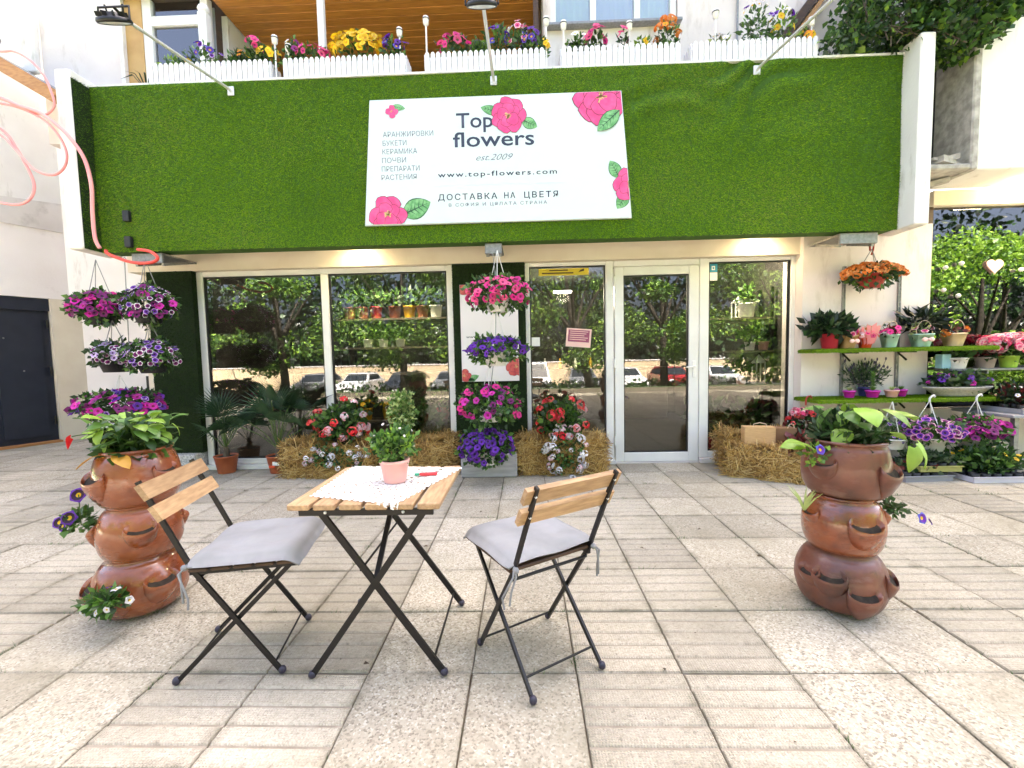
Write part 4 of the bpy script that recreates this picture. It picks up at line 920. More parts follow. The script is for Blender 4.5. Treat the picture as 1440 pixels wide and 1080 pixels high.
# ================================================================== PICKET FLOWER BOXES ON THE PARAPET
def picket_box(x0, x1, label):
    zb = FZ1+.022; t = thing('planter_box', label, 'planter', ((x0+x1)/2,4.27,zb), group='white picket flower boxes on the parapet')
    h = .185; w2 = (x1-x0)/2; n = int(round((x1-x0)/.0505))
    pm = MB().prism([(-.0195,0),(.0195,0),(.0195,h-.02),(.010,h-.004),(0,h),(-.010,h-.004),(-.0195,h-.02)], -.006, .006).mesh('picket', PICKET)
    for k in range(n): link('picket', pm, t, (-w2+.025+k*(2*w2-.05)/(n-1), -.105, 0), (0,rnd.uniform(-.008,.008),0))
    for s in (-1,1):
        for k in range(4): link('picket', pm, t, (s*(w2+.001), -.07+k*.048, 0), (0,0,math.pi/2))
    part('trough', MB().box((-w2+.008,-.095,.004),(w2-.008,.09,.145)), PICKET, t); part('soil', MB().add([(-w2+.012,-.09,.148),(w2-.012,-.09,.148),(w2-.012,.085,.148),(-w2+.012,.085,.148)],[(0,1,2,3)]), SOIL, t)
    part('rail', MB().box((-w2,-.099,.03),(w2,-.0955,.05)).box((-w2,-.099,.11),(w2,-.0955,.13)), PICKET, t)
    return t
def box_plant(x, w_, h, fm, weights, nb, label, cat='flowers', leaves=(LEAF_M,LEAF_L,LEAF_D), seed=1, nl=140, z=FZ1+.17, y=4.26, ll=.05, scale=(.8,1.25)):
    t = thing('flowering_plant', label, cat, (x,y,z), group='flowering plants in the parapet boxes')
    foliage('foliage', seed, nl, (0,0,h*.45), (w_/2,.075,h*.5), ll, ll*.28, list(leaves), shell=.2, up=.6, parent=t)
    blossoms(t, seed+50, nb, (0,-.01,h*.6), (w_/2*.95,.085,h*.42), fm, weights, zmin=-.45, ymax=.6, scale=scale, upish=.3)
    st = MB()
    for k in range(6): a = rnd.uniform(-w_/2,w_/2); st.tube([(a*.7,0,0),(a,0,h*.6)], .003, 4)
    part('stems', st, STEM, t)
    return t
picket_box(-3.467,-2.32, 'white picket box at left end of the parapet holding blue and yellow flowers')
picket_box(-2.185,-1.04, 'white picket box holding the big yellow flower mound')
picket_box(-.86,.24, 'white picket box behind the middle flood lamp pole above sign')
picket_box(.39,1.465, 'white picket box under the upper window sill')
picket_box(1.573,2.685, 'white picket box at right end beside the hanging ivy')
box_plant(-3.25,.30,.14,[F_YEL,F_WHT],[.3,.7],3,'lime green leafy plant in the leftmost picket box',seed=2,leaves=(LEAF_L,LEAF_Y,LEAF_M))
box_plant(-3.02,.42,.25,[F_BLU,F_LRIM],[.85,.15],10,'blue violet pansies in the leftmost picket box',seed=3,leaves=(LEAF_G,LEAF_M,LEAF_L))
box_plant(-2.70,.14,.12,[F_WHT],None,5,'small white flowers between the pansies and the yellow pansies',seed=4)
box_plant(-2.62,.15,.17,[F_YEL,F_ORG],[.6,.4],9,'yellow orange pansies left of the pink petunia',seed=5)
box_plant(-2.50,.16,.30,[F_PNK,F_ROSE],None,9,'tall pink petunia in the leftmost picket box',seed=6)
box_plant(-2.36,.22,.20,[F_YEL],None,12,'yellow pansies at right end of the leftmost picket box',seed=7)
box_plant(-2.12,.14,.26,[F_PPK,F_WHT,F_DEEP],None,9,'pale pink and dark flowers beside the white terrace post',seed=8)
box_plant(-1.95,.34,.19,[F_ROSE,F_PNK],None,16,'pink petunias left of the big yellow mound',seed=9)
box_plant(-1.52,.50,.30,[F_YEL],None,58,'big mound of bright yellow flowers spilling over pickets',seed=10,scale=(1,1.35))
box_plant(-1.17,.24,.24,[F_PURP,F_BLU],None,9,'purple flowers right of the big yellow mound',seed=11)
box_plant(-.60,.30,.24,[F_ROSE,F_PNK],None,14,'pink petunias above the left part of the sign',seed=12,nl=200)
box_plant(-.38,.14,.18,[F_LRIM,F_WHT],None,4,'small lilac flowers between pink and blue flowers',seed=13)
box_plant(-.20,.22,.30,[F_BLU,F_PURP],None,8,'blue violet flowers left of the middle lamp pole',seed=14,nl=200)
box_plant(.0,.20,.32,[F_PPK,F_WHT],None,10,'pale pink flower heads behind the middle lamp pole',seed=15,nl=160)
box_plant(.12,.18,.26,[F_PURP,F_BLU],None,11,'deep purple flowers at right of the middle picket box',seed=16,nl=140)
box_plant(.23,.10,.16,[F_YEL],None,5,'yellow flower at right end of the middle picket box',seed=17,nl=60)
box_plant(.55,.18,.20,[F_WHT],None,8,'white flowers left in the box under the window',seed=18,nl=120)
box_plant(.72,.20,.26,[F_ROSE,F_PNK],None,11,'pink flowers in the box under the window',seed=19,nl=120)
box_plant(.97,.10,.22,[F_DEEP,F_ROSE],None,5,'thin red flower spike in the box under the window',seed=20,nl=40)
box_plant(1.15,.12,.15,[F_YEL],None,2,'small lime plant in the box under the window',seed=21,nl=70,leaves=(LEAF_Y,LEAF_L))
box_plant(1.38,.22,.28,[F_ORG,U_OR],None,11,'orange flowers at right end of the box under the window',seed=22,nl=120)
box_plant(1.85,.22,.13,[F_WHT],None,6,'pale sparse flowers in the rightmost picket box',seed=23,nl=60,leaves=(LEAF_G,LEAF_V))
box_plant(2.18,.26,.42,[F_LRIM,F_WHT],None,8,'tall grey green plant with lilac heads in the rightmost picket box',seed=24,nl=220,leaves=(LEAF_G,LEAF_M,LEAF_L))
box_plant(2.42,.22,.36,[F_PURP,F_WHT,F_YEL],None,10,'lilac and lime flowers behind the right lamp arm',seed=25,nl=160,leaves=(LEAF_Y,LEAF_G,LEAF_L))
box_plant(2.62,.12,.16,[F_ORG,F_YEL],None,5,'orange and yellow flowers at the ivy end of the boxes',seed=26,nl=70)
# spider plant at far left
t = thing('spiky_plant', 'dark spiky plant at left end of the parapet', 'plant', (-3.62,4.32,FZ1+.03)); lf = MB()
for k in range(9):
    a = -2.6+k*.42; lf.add([(0,-.012,.02),(0,.012,.02),(.13*math.cos(a),.13*math.sin(a)*.4+.01,.17),(.13*math.cos(a),.13*math.sin(a)*.4-.01,.17),(.25*math.cos(a),.25*math.sin(a)*.4,.12+.06*math.sin(k))], [(0,1,2,3),(3,2,4)])
part('leaves', lf, LEAF_D, t); lathe_pot(t, .05,.06,.06, BLACKPLASTIC)
# solar stake lights
sol = None
for x, h, lab in ((-2.28,.34,'solar stake light at right end of the leftmost box'),(-2.155,.26,'solar stake light left of the white terrace post'),(-1.10,.36,'solar stake light right of the yellow mound'),(-.85,.45,'tall solar stake light left of the pink petunias above sign'),
    (.26,.40,'solar stake light beside the dark loggia post'),(.42,.36,'solar stake light at left end of the box under window'),(1.02,.33,'solar stake light in middle of the box under window'),(1.80,.40,'solar stake light against the plain upper wall'),(2.66,.30,'solar stake light beside the ivy')):
    t = thing('solar_light', lab, 'garden light', (x,4.22,FZ1+.03), group='solar stake lights in the parapet boxes')
    part('stake', MB().tube([(0,0,0),(0,0,h)], .008, 6), WHITEPLASTIC, t)
    part('lamp', MB().lathe([(.010,h),(.024,h+.01),(.028,h+.05),(.030,h+.055),(.026,h+.075),(0,h+.078)], 12), WHITEPLASTIC, t); part('solar_cap', MB().lathe([(0.031,h+.05),(.032,h+.060),(.0305,h+.0605)], 12), BLACKPLASTIC, t)

# ================================================================== IVY
ivy = thing('ivy', 'dense hanging ivy over the right end of the parapet', 'plant', (3.45,4.2,3.85))
g = np.random.default_rng(5); Pp = []; Dd = []
for cx, cz, rx, rz, n in ((.45,.42,.55,.40,1500),(-.02,.28,.36,.34,1000),(-.40,.26,.26,.26,400),(.66,.28,.26,.28,460),(.15,.05,.30,.14,420),(.45,.02,.22,.12,260),(-.55,.08,.25,.07,160),(.80,.85,.35,.45,700),(.2,.95,.55,.40,900)):
    d = rand_dirs(g, n); r = (.45+.55*g.random(n))[:,None]; Pp.append(np.array([cx,-.05,cz])+d*np.array([rx,.26,rz])*r); dd = d+g.normal(size=(n,3))*.5+np.array([0,-.5,-.45]); Dd.append(dd/np.linalg.norm(dd,axis=1)[:,None])
Pp = np.concatenate(Pp); Dd = np.concatenate(Dd); V, F = leaf_arrays(g, Pp, Dd, .058, .027); mi = g.choice(5, len(Pp), p=[.14,.32,.34,.10,.10])
link('foliage', npmesh('foliage', V, F, [LEAF_D,LEAF_M,LEAF_L,LEAF_Y,LEAF_G], np.tile(mi,4)), ivy, kind='stuff')
vn = MB()
for k in range(26):
    x = rnd.uniform(-.6,.8); vn.tube([(x,rnd.uniform(-.1,.1),.6),(x+rnd.uniform(-.2,.2),-.12,.2),(x+rnd.uniform(-.3,.3),-.2,rnd.uniform(-.08,.1))], .005, 5)
part('vines', vn, BARK, ivy)
iv2 = thing('climber', 'green climber on the stucco column at terrace end', 'plant', (3.42,4.80,3.80))
g = np.random.default_rng(15); n = 700; Pp = np.stack([g.normal(size=n)*.07, -.04-g.random(n)*.08, g.random(n)*1.1], 1); dd = g.normal(size=(n,3))*.6+np.array([0,-.6,-.2]); dd /= np.linalg.norm(dd,axis=1)[:,None]
V, F = leaf_arrays(g, Pp, dd, .06, .028); link('foliage', npmesh('foliage', V, F, [LEAF_M,LEAF_L,LEAF_Y], np.tile(g.choice(3,n,p=[.4,.4,.2]),4)), iv2, kind='stuff')

# ================================================================== POSTER, STICKERS
pos = thing('poster', 'white shop poster with red flowers on the middle turf pillar', 'poster', (-.365,4.70,.94))
part('board', MB().box((-.675,4.694,.935),(-.055,4.702,1.972)), POSTERWHITE, pos, world=True)
def clipp(x, z): return (min(max(x,-.673),-.057), min(max(z,.937),1.970))
RED_P = mat('poster_red', (.50,.05,.06), (.62,.12,.10), rough=.5, scale=20)
print_flower(-.60,1.96,.10,6,31,pos,4.692,clipp,RED_P); print_flower(-.09,1.09,.10,6,32,pos,4.692,clipp,RED_P); print_flower(-.65,1.00,.07,5,33,pos,4.692,clipp,RED_P); print_leaf(-.62,.95,-.49,1.00,.035,pos,4.6925,clipp); print_leaf(-.62,.95,-.53,.95,.03,pos,4.6925,clipp)
text_mesh('www.top-flowers.com', -.62,-.12, 1.405, 1.432, 4.693, INK, 'lettering', pos, bold=.01)
text_mesh('www.top-flowers.com', -.57,-.16, 1.372, 1.383, 4.693, INKGREY, 'lettering', pos)
yst = thing('yellow_sticker', 'yellow printed strip at top of the window left of the door', 'sticker', (.45,4.792,2.05))
part('sheet', MB().box((.175,4.790,2.062),(.715,4.794,2.135)), YELLOWPRINT, yst, world=True)
part('print_line', MB().box((.29,4.7885,2.110),(.49,4.7898,2.122)).box((.21,4.7885,2.080),(.55,4.7898,2.094)), DARKWOOD, yst, world=True)
part('leaf_mark', MB().add([(.60,4.789,2.09),(.665,4.789,2.105),(.665,4.789,2.13),(.625,4.789,2.115)],[(0,1,2,3)]), DARKWOOD, yst, world=True)
nst = thing('pink_notice', 'tilted pink paper notice on the window left of the door', 'notice', (.60,4.79,1.29))
def tilt(x, z): a = R(-5); return (.598+x*math.cos(a)-z*math.sin(a), 1.385+x*math.sin(a)+z*math.cos(a))
part('sheet', MB().prism([tilt(-.135,-.10),tilt(.135,-.10),tilt(.135,.10),tilt(-.135,.10)], 4.788, 4.791), HEARTPINK, nst, world=True)
part('print_block', MB().prism([tilt(-.115,-.045),tilt(.115,-.045),tilt(.115,.085),tilt(-.115,.085)], 4.7865, 4.7878), ROSEPRINT, nst, world=True)
ln = MB()
for k in range(5): ln.prism([tilt(-.10,.065-k*.022),tilt(.10-.02*(k%3),.065-k*.022),tilt(.10-.02*(k%3),.072-k*.022),tilt(-.10,.072-k*.022)], 4.7855, 4.7862)
part('print_line', ln, HEARTPINK, nst, world=True)
solo('white_card', MB().box((.075,4.789,1.305),(.175,4.793,1.40)), WHITEPLASTIC, 'small white card on the glass beside the poster pillar', 'card', (.125,4.79,1.305))
bst = thing('blue_sticker', 'small blue square sticker at top left of the right window', 'sticker', (2.04,4.79,2.05))
part('sheet', MB().box((2.0,4.789,2.055),(2.085,4.793,2.14)), BLUEPRINT, bst, world=True); part('white_panel', MB().box((2.0,4.7892,1.965),(2.085,4.793,2.05)), POSTERWHITE, bst, world=True)
part('mark', MB().box((2.025,4.787,2.075),(2.06,4.7885,2.118)).box((2.034,4.786,2.087),(2.051,4.7868,2.105), 1), [POSTERWHITE, BLUEPRINT], bst, world=True)
# heart and garland lights in the right window
hp = []
for k in range(24):
    a = 2*math.pi*k/24; hp.append((4.885+.0052*16*math.sin(a)**3, 2.03+.0052*(13*math.cos(a)-5*math.cos(2*a)-2*math.cos(3*a)-math.cos(4*a))))
solo('heart_decoration', MB().prism(hp[::-1], 4.705, 4.715), HEARTPINK, 'pink heart hanging in the right hand shop window', 'decoration', (4.885,4.71,2.03))
for x, z, l in ((4.37,2.02,'left, high up'),(4.51,1.73,'in the middle'),(4.36,1.79,'leftmost low'),(4.53,2.06,'upper middle'),(5.13,1.98,'right of the heart'),(4.44,1.60,'lowest')):
    solo('bauble', MB().ball((x,4.69,z), .022), WHITEPLASTIC, 'small white bauble in the right shop window, %s' % l, 'bauble', (x,4.69,z), 'white baubles in the right window')

# ================================================================== HANGING BASKETS
def hanger(t, r, z0, ztop, m=WHITEPLASTIC, hookz=None):
    mb = MB()
    for k in range(3): a = 2*math.pi*k/3+.5; mb.tube([(r*math.cos(a),r*math.sin(a),z0),(0,0,ztop)], .0035, 5)
    part('hanger', mb, m, t)
def basket(x, y, z, rx, rz, nb, meshes, weights, label, potm=WHITEPLASTIC, seed=1, nl=700, leaves=(LEAF_D,LEAF_M,LEAF_L), ztop=None, potr=.13, potdz=-.10, group='hanging flower baskets', ll=.055, zmin=-.6, wire=None, scale=(.85,1.2), cat='hanging basket', hook=True):
    t = thing('hanging_basket', label, cat, (x,y,z), group=group)
    lathe_pot(t, potr*.7, potr, .13, potm, c=(0,0,potdz-.06), name='pot')
    foliage('foliage', seed, nl, (0,0,0), (rx*.98,rx*.9,rz), ll*.9, ll*.36, list(leaves), shell=.45, up=-.05, parent=t)
    blossoms(t, seed+1, nb, (0,0,0), (rx,rx*.92,rz), meshes, weights, zmin=zmin, ymax=.45, scale=scale)
    if ztop is not None: hanger(t, potr, potdz+.06, ztop-z, wire or WHITEPLASTIC)
    return t
GC = 'hanging baskets in front of the middle pillar'
basket(-.225,4.0,1.765,.28,.16,70,[F_HOT,F_ROSE],[.6,.4],'hot pink petunia basket at top of the middle column',seed=30,ztop=2.16,group=GC,nl=800)
basket(-.255,4.0,1.255,.27,.12,55,[F_PURP,F_VIO],[.75,.25],'bright purple petunia basket in white bowl, second from top',seed=32,ztop=1.66,group=GC,nl=650,zmin=-.2,potdz=-.08)
basket(-.325,4.0,.765,.29,.18,44,[F_MAG,F_HOT,F_DEEP],[.5,.3,.2],'magenta petunia basket above the dark purple one',seed=34,ztop=1.13,group=GC,nl=900)
basket(-.375,4.02,.36,.25,.17,60,[F_VIO,F_PURP],[.6,.4],'dark violet petunia basket at bottom of the middle column',seed=36,ztop=.62,group=GC,nl=800)
GL = 'hanging baskets by the left pillar'
basket(-3.93,3.97,1.735,.215,.15,62,[F_MAG,F_DEEP,F_MRIM,F_HOT],[.35,.4,.15,.1],'magenta and wine petunia basket, upper left by the fascia corner',seed=38,ztop=2.17,group=GL,nl=700,potm=BLACKPLASTIC,wire=GREYMETAL)
basket(-3.49,4.0,1.74,.215,.18,85,[F_WRIM,F_LRIM,F_DEEP,F_MAG],[.42,.2,.25,.13],'white edged purple petunia basket, upper right beside the left pillar',seed=40,ztop=2.17,group=GL,nl=700,potm=BLACKPLASTIC,wire=GREYMETAL)
basket(-3.83,3.98,1.29,.17,.12,52,[F_LIL,F_WRIM],[.8,.2],'lilac petunia basket, middle left above the spotted pot tower',seed=42,ztop=1.62,group=GL,nl=500,potm=BLACKPLASTIC,wire=GREYMETAL,leaves=(LEAF_G,LEAF_M,LEAF_D))
basket(-3.49,4.0,1.275,.215,.15,75,[F_WRIM,F_LRIM],[.75,.25],'white rimmed petunia basket, middle right beside the left pillar',seed=44,ztop=1.60,group=GL,nl=600,potm=BLACKPLASTIC,wire=GREYMETAL)
basket(-3.82,4.0,.82,.35,.14,100,[F_MAG,F_DEEP,F_PURP,F_LRIM],[.4,.3,.15,.15],'magenta and purple petunia basket behind the left pot tower',seed=46,ztop=1.10,group=GL,nl=900,potm=BLACKPLASTIC)
def wire_obj(label, pts, m, r=.004): 
    o = thing('hanging_chain', label, 'chain', pts[-1]); mb = MB(); mb.tube(pts, r, 6); part('strand', mb, m, o, world=True)
    hk = MB(); p = Vector(pts[0]); hk.tube([p+Vector((0,0,-.03)),p+Vector((.015,0,0)),p+Vector((0,0,.02)),p+Vector((-.015,0,.0))], .004, 6); part('hook', hk, m, o, world=True)
wire_obj('thin chain joining the four middle hanging baskets', [(-.27,4.0,2.16),(-.24,4.0,1.9),(-.26,4.0,1.3),(-.33,4.0,.8),(-.37,4.02,.55)], GREYMETAL)
wire_obj('thin chain joining the hanging baskets by the left pillar', [(-3.665,3.98,2.17),(-3.68,3.98,1.6),(-3.70,3.98,1.1)], GREYMETAL)
# red basket over the shelves
t = basket(3.41,4.42,1.915,.235,.095,62,[U_OR],None,'red hanging basket of orange kalanchoe above the wall shelves',potm=BASKETRED,seed=48,nl=420,ztop=2.17,potr=.125,potdz=-.06,group='hanging baskets by the right wall',zmin=-.05,wire=GREYMETAL,scale=(.7,1.0))
link('red_hook', MB().tube([(0,0,.20),(.015,0,.25),(.02,0,.30),(0,0,.33),(-.02,0,.30),(-.015,0,.24)], .008, 6).mesh('red_hook', BASKETRED), t)

# grey planter box at foot of the middle pillar
pb = thing('planter_box', 'grey weathered planter box at foot of the middle pillar', 'planter', (-.37,4.36,0)); part('box', MB().bbox((-.28,-.10,0),(.28,.20,.235),.008), mat('weathered_grey', (.34,.33,.33), (.46,.44,.44), rough=.8, scale=6, stretch=(1,6,6)), pb); part('soil', MB().add([(-.25,-.07,.237),(.25,-.07,.237),(.25,.17,.237),(-.25,.17,.237)],[(0,1,2,3)]), SOIL, pb)

# ================================================================== PALMS
def frond_mesh():
    V = []; F = []; n = 17
    for k in range(n):
        a = -1.35+2.7*k/(n-1); L = .30*(1-.18*abs(a)/1.35); dx, dy = math.sin(a), math.cos(a); px, py = dy, -dx; o = len(V)
        V += [(0,0,0),(dx*L*.5-px*.009,dy*L*.5-py*.009,.02),(dx*L,dy*L,-.06),(dx*L*.5+px*.009,dy*L*.5+py*.009,.02),(dx*L*.5,dy*L*.5,.008)]
        F += [(o,o+1,o+4),(o+1,o+2,o+4),(o,o+4,o+3),(o+4,o+2,o+3)]
    return npmesh('fan_leaf', V, F, LEAF_PALM)
FAN = frond_mesh()
def palm(x, y, h, n, label, seed, label_tag=False, spread=.34):
    t = thing('potted_palm', label, 'potted palm', (x,y,0), group='potted fan palms by the left window')
    lathe_pot(t, .085, .115, .19, PLASTERRA, name='pot', rim=.006)
    g = random.Random(seed); st = MB()
    st.tube([(0,0,.17),(.01,0,.25),(0,0,.30)], [.035,.028,.015], 8, 0)
    trunk = part('trunk', st, BARK, t); pe = MB()
    for k in range(n):
        a = 2.4*k+g.uniform(-.3,.3); e = g.uniform(.15,1.35); L = h*g.uniform(.55,1.0)*.62
        r_ = L*math.sin(e*.75); z_ = .27+L*math.cos(e*.75); p = Vector((r_*math.cos(a), r_*math.sin(a)*.75, z_))
        pe.tube([(0,0,.26),Vector((p.x*.5,p.y*.5,.26+(z_-.26)*.62)),p], .0045, 5)
        d = (p-Vector((0,0,.15))).normalized()+Vector((0,0,-.25)); q = d.normalized().to_track_quat('Y','Z')
        o = link('fan_leaf', FAN, t, p, None, g.uniform(.75,1.15)); o.rotation_euler = (q @ Matrix.Rotation(g.uniform(-.7,.7),3,'Y').to_quaternion()).to_euler()
    part('leaf_stalks', pe, STEM, t)
    if label_tag: part('price_tag', MB().box((.0,-.119,.10),(.07,-.113,.14)), WHITEPLASTIC, t); part('orange_tag', MB().box((-.04,-.118,.075),(.02,-.113,.10)), ORANGE, t)
    else: part('price_tag', MB().box((-.09,-.10,.11),(-.06,-.092,.14)), WHITEPLASTIC, t)
palm(-3.27,4.60,.72,11,'small fan palm in terracotta pot beside the left pillar',3)
palm(-2.68,4.58,.98,17,'larger fan palm in terracotta pot beside the hay bale',8,True)

# ================================================================== HAY BALES
def bale(cx, cy, lx, ly, h, rz, label, seed, n=5200, skew=0):
    t = thing('hay_bale', label, 'hay bale', (cx,cy,0), rz, 'hay bales along the shop front')
    g = np.random.default_rng(seed); gx_, gy_, gz_ = 14, 7, 6
    b = MB(); b.bbox((-lx/2,-ly/2,.0),(lx/2,ly/2,h),.03); part('bale_core', b, STRAWBODY, t)
    # straw on the five visible faces
    areas = np.array([lx*h, lx*h, ly*h, ly*h, lx*ly*1.3]); ch = g.choice(5, n, p=areas/areas.sum()); u = g.random(n)-.5; v = g.random(n); w_ = g.random(n)-.5
    Pp = np.zeros((n,3)); Nn = np.zeros((n,3))
    for f in range(5):
        k = ch == f
        if f == 0: Pp[k] = np.stack([u[k]*lx, np.full(k.sum(),-ly/2), v[k]*h],1); Nn[k] = (0,-1,0)
        if f == 1: Pp[k] = np.stack([u[k]*lx, np.full(k.sum(),ly/2), v[k]*h],1); Nn[k] = (0,1,0)
        if f == 2: Pp[k] = np.stack([np.full(k.sum(),-lx/2), w_[k]*ly, v[k]*h],1); Nn[k] = (-1,0,0)
        if f == 3: Pp[k] = np.stack([np.full(k.sum(),lx/2), w_[k]*ly, v[k]*h],1); Nn[k] = (1,0,0)
        if f == 4: Pp[k] = np.stack([u[k]*lx, w_[k]*ly, np.full(k.sum(),h)],1); Nn[k] = (0,0,1)
    bulge = .025*np.sin(Pp[:,0]*9+seed)*np.sin(Pp[:,2]*11+seed)+.02*np.sin(Pp[:,0]*23+Pp[:,1]*17)
    Pp += Nn*(bulge+.004+.022*g.random(n))[:,None]; Pp[:,2] = np.maximum(Pp[:,2], .004)
    D = g.normal(size=(n,3))*np.array([1,.8,.8]); D -= Nn*(D*Nn).sum(1)[:,None]*.72; D /= np.linalg.norm(D,axis=1)[:,None]
    Sd = np.cross(D, Nn); Sd /= np.linalg.norm(Sd,axis=1)[:,None]+1e-9
    L = (.035+.075*g.random(n))[:,None]; W = (.0016+.0018*g.random(n))[:,None]; bend = Nn*(.012*g.normal(size=n))[:,None]
    A = Pp-D*L; C = Pp+D*L; A[:,2] = np.maximum(A[:,2],.003); C[:,2] = np.maximum(C[:,2],.003); Bm = Pp+bend
    V = np.stack([A-Sd*W,A+Sd*W,Bm+Sd*W,Bm-Sd*W,C+Sd*W*.6,C-Sd*W*.6],1).reshape(-1,3); o = np.arange(n)[:,None]*6
    F = np.concatenate([o+np.array([[0,1,2,3]]), o+np.array([[3,2,4,5]])])
    mi = g.choice(4, n, p=[.42,.28,.2,.10]); link('straw', npmesh('straw', V, F, STRAW, np.tile(mi,2)), t, kind='stuff')
    for x in (-lx*.22, lx*.22): part('twine', MB().tube([(x,-ly/2-.012,.01),(x,-ly/2-.016,h*.5),(x,-ly/2-.010,h),(x,ly/2,h+.012)], .003, 5), STRAW[2], t)
bale(-2.03,4.49,.92,.36,.33,R(-3),'hay bale holding coral and white geraniums right of the palms',51)
bale(-1.10,4.60,.70,.34,.33,R(2),'hay bale between the variegated bush and the middle pillar',52,4200)
bale(.36,4.50,.86,.34,.35,0,'hay bale under red and white geraniums left of the door',53)
bale(2.42,4.20,.86,.42,.27,R(-27),'flattened hay bale by the right window carrying a paper bag',54,6000)
bale(2.32,4.47,.60,.26,.36,R(-8),'hay bale against the right window behind the flattened one',55,3000)

# ================================================================== PLANTS ON THE BALES
def geranium(x, y, z, rx, rz, label, fm, wts, nb, seed, nl=700):
    t = thing('geranium_plant', label, 'potted plant', (x,y,z), group='geraniums on the hay bales')
    lathe_pot(t, .08,.10,.12, BLACKPLASTIC)
    foliage('foliage', seed, nl, (0,0,.12+rz*.7), (rx*.9,rx*.7,rz), .055, .026, [LEAF_M,LEAF_D,LEAF_L], shell=.3, up=.1, parent=t)
    blossoms(t, seed+3, nb, (0,-.02,.14+rz*.75), (rx,rx*.8,rz*1.08), fm, wts, zmin=-.75, ymax=.4, scale=(.75,1.15), upish=.4)
    return t
geranium(-1.90,4.42,.28,.28,.20,'geranium with coral heads above white ones on the left bale',[U_RED,U_CORAL,U_PINK],[.5,.35,.15],17,61,800)
t = thing('white_verbena', 'white verbena spilling down the front of the left bale', 'potted plant', (-1.93,4.27,.17), group='white verbenas on the bales'); foliage('foliage',62,330,(0,0,.05),(.30,.07,.13),.045,.016,[LEAF_M,LEAF_D,LEAF_L],shell=.3,up=0,parent=t); blossoms(t,63,17,(0,-.02,.05),(.30,.08,.14),[U_WHITE,U_PINK],[.75,.25],zmin=-.8,ymax=.3,scale=(.5,.9))
geranium(.37,4.42,.28,.24,.19,'geranium with red heads on the bale left of the door',[U_RED,U_CORAL],[.7,.3],16,64,700)
t = thing('white_verbena', 'white verbena cascading over the bale left of the door', 'potted plant', (.40,4.28,.14), group='white verbenas on the bales'); foliage('foliage',65,360,(0,0,.12),(.20,.07,.24),.045,.016,[LEAF_M,LEAF_D,LEAF_L],shell=.3,up=0,parent=t); blossoms(t,66,30,(0,-.02,.11),(.20,.08,.26),[U_WHITE,U_WHITE,U_PINK],None,zmin=-.95,ymax=.3,scale=(.5,.95))
t = thing('variegated_bush', 'small variegated bush standing behind the pink table pot', 'potted plant', (-1.31,4.56,.33)); lathe_pot(t,.07,.09,.1,BLACKPLASTIC); foliage('foliage',67,950,(0,0,.30),(.13,.13,.25),.042,.018,[LEAF_L,LEAF_V,LEAF_M],shell=.35,up=.2,parent=t,weights=[.40,.50,.10])
# paper bag on the right bale
t = thing('paper_bag', 'brown paper gift bag standing on the right hay bale', 'bag', (2.26,4.26,.30), R(-10)); part('bag', MB().box((-.135,-.06,0),(.135,.06,.17)), KRAFT, t)
part('fold', MB().add([(.135,-.062,0),(.155,0,0),(.155,0,.17),(.135,-.062,.17)],[(0,1,2,3)]), KRAFT, t)
hm = MB(); hm.tube([(-.06,-.05,.17),(-.055,-.05,.20),(0,-.05,.215),(.055,-.05,.20),(.06,-.05,.17)], .004, 5); part('handle', hm, CANE, t)
t = thing('paper_bag', 'darker brown paper bag right of the first on the bale', 'bag', (2.50,4.30,.29), R(-8)); part('bag', MB().box((-.09,-.06,0),(.12,.06,.16)), mat('brown_paper_dark', (.25,.13,.06), rough=.8), t)
hm = MB(); hm.tube([(.04,-.05,.16),(.06,-.05,.20),(.09,-.05,.20),(.10,-.05,.16)], .004, 5); part('handle', hm, CANE, t)
t = thing('coleus_plant', 'burgundy leaved plant beside the right pot tower', 'plant', (2.62,4.06,.22)); lathe_pot(t,.06,.07,.08,BLACKPLASTIC); foliage('foliage',68,260,(0,0,.10),(.22,.12,.10),.07,.03,[LEAF_RED,LEAF_D],shell=.3,up=.3,parent=t,weights=[.8,.2])
t = thing('impatiens_basket', 'red flowering basket with red hook against the right wall', 'hanging basket', (2.80,4.40,.30)); lathe_pot(t,.09,.12,.12,BLACKPLASTIC); foliage('foliage',69,420,(0,0,.18),(.17,.15,.12),.05,.02,[LEAF_D,LEAF_M,LEAF_RED],shell=.3,parent=t); blossoms(t,70,18,(0,0,.19),(.16,.14,.12),[U_RED,U_RB],[.6,.4],zmin=-.3,ymax=.4,scale=(.5,.8)); hm = MB()
for k in range(3): a = 2.1*k; hm.tube([(.11*math.cos(a),.11*math.sin(a),.12),(0,0,.36)], .003, 5)
part('hanger', hm, CANE, t); part('hook', MB().tube([(0,0,.35),(0,0,.41),(.02,0,.44),(.045,0,.445),(.055,0,.42)], .008, 6), BASKETRED, t)

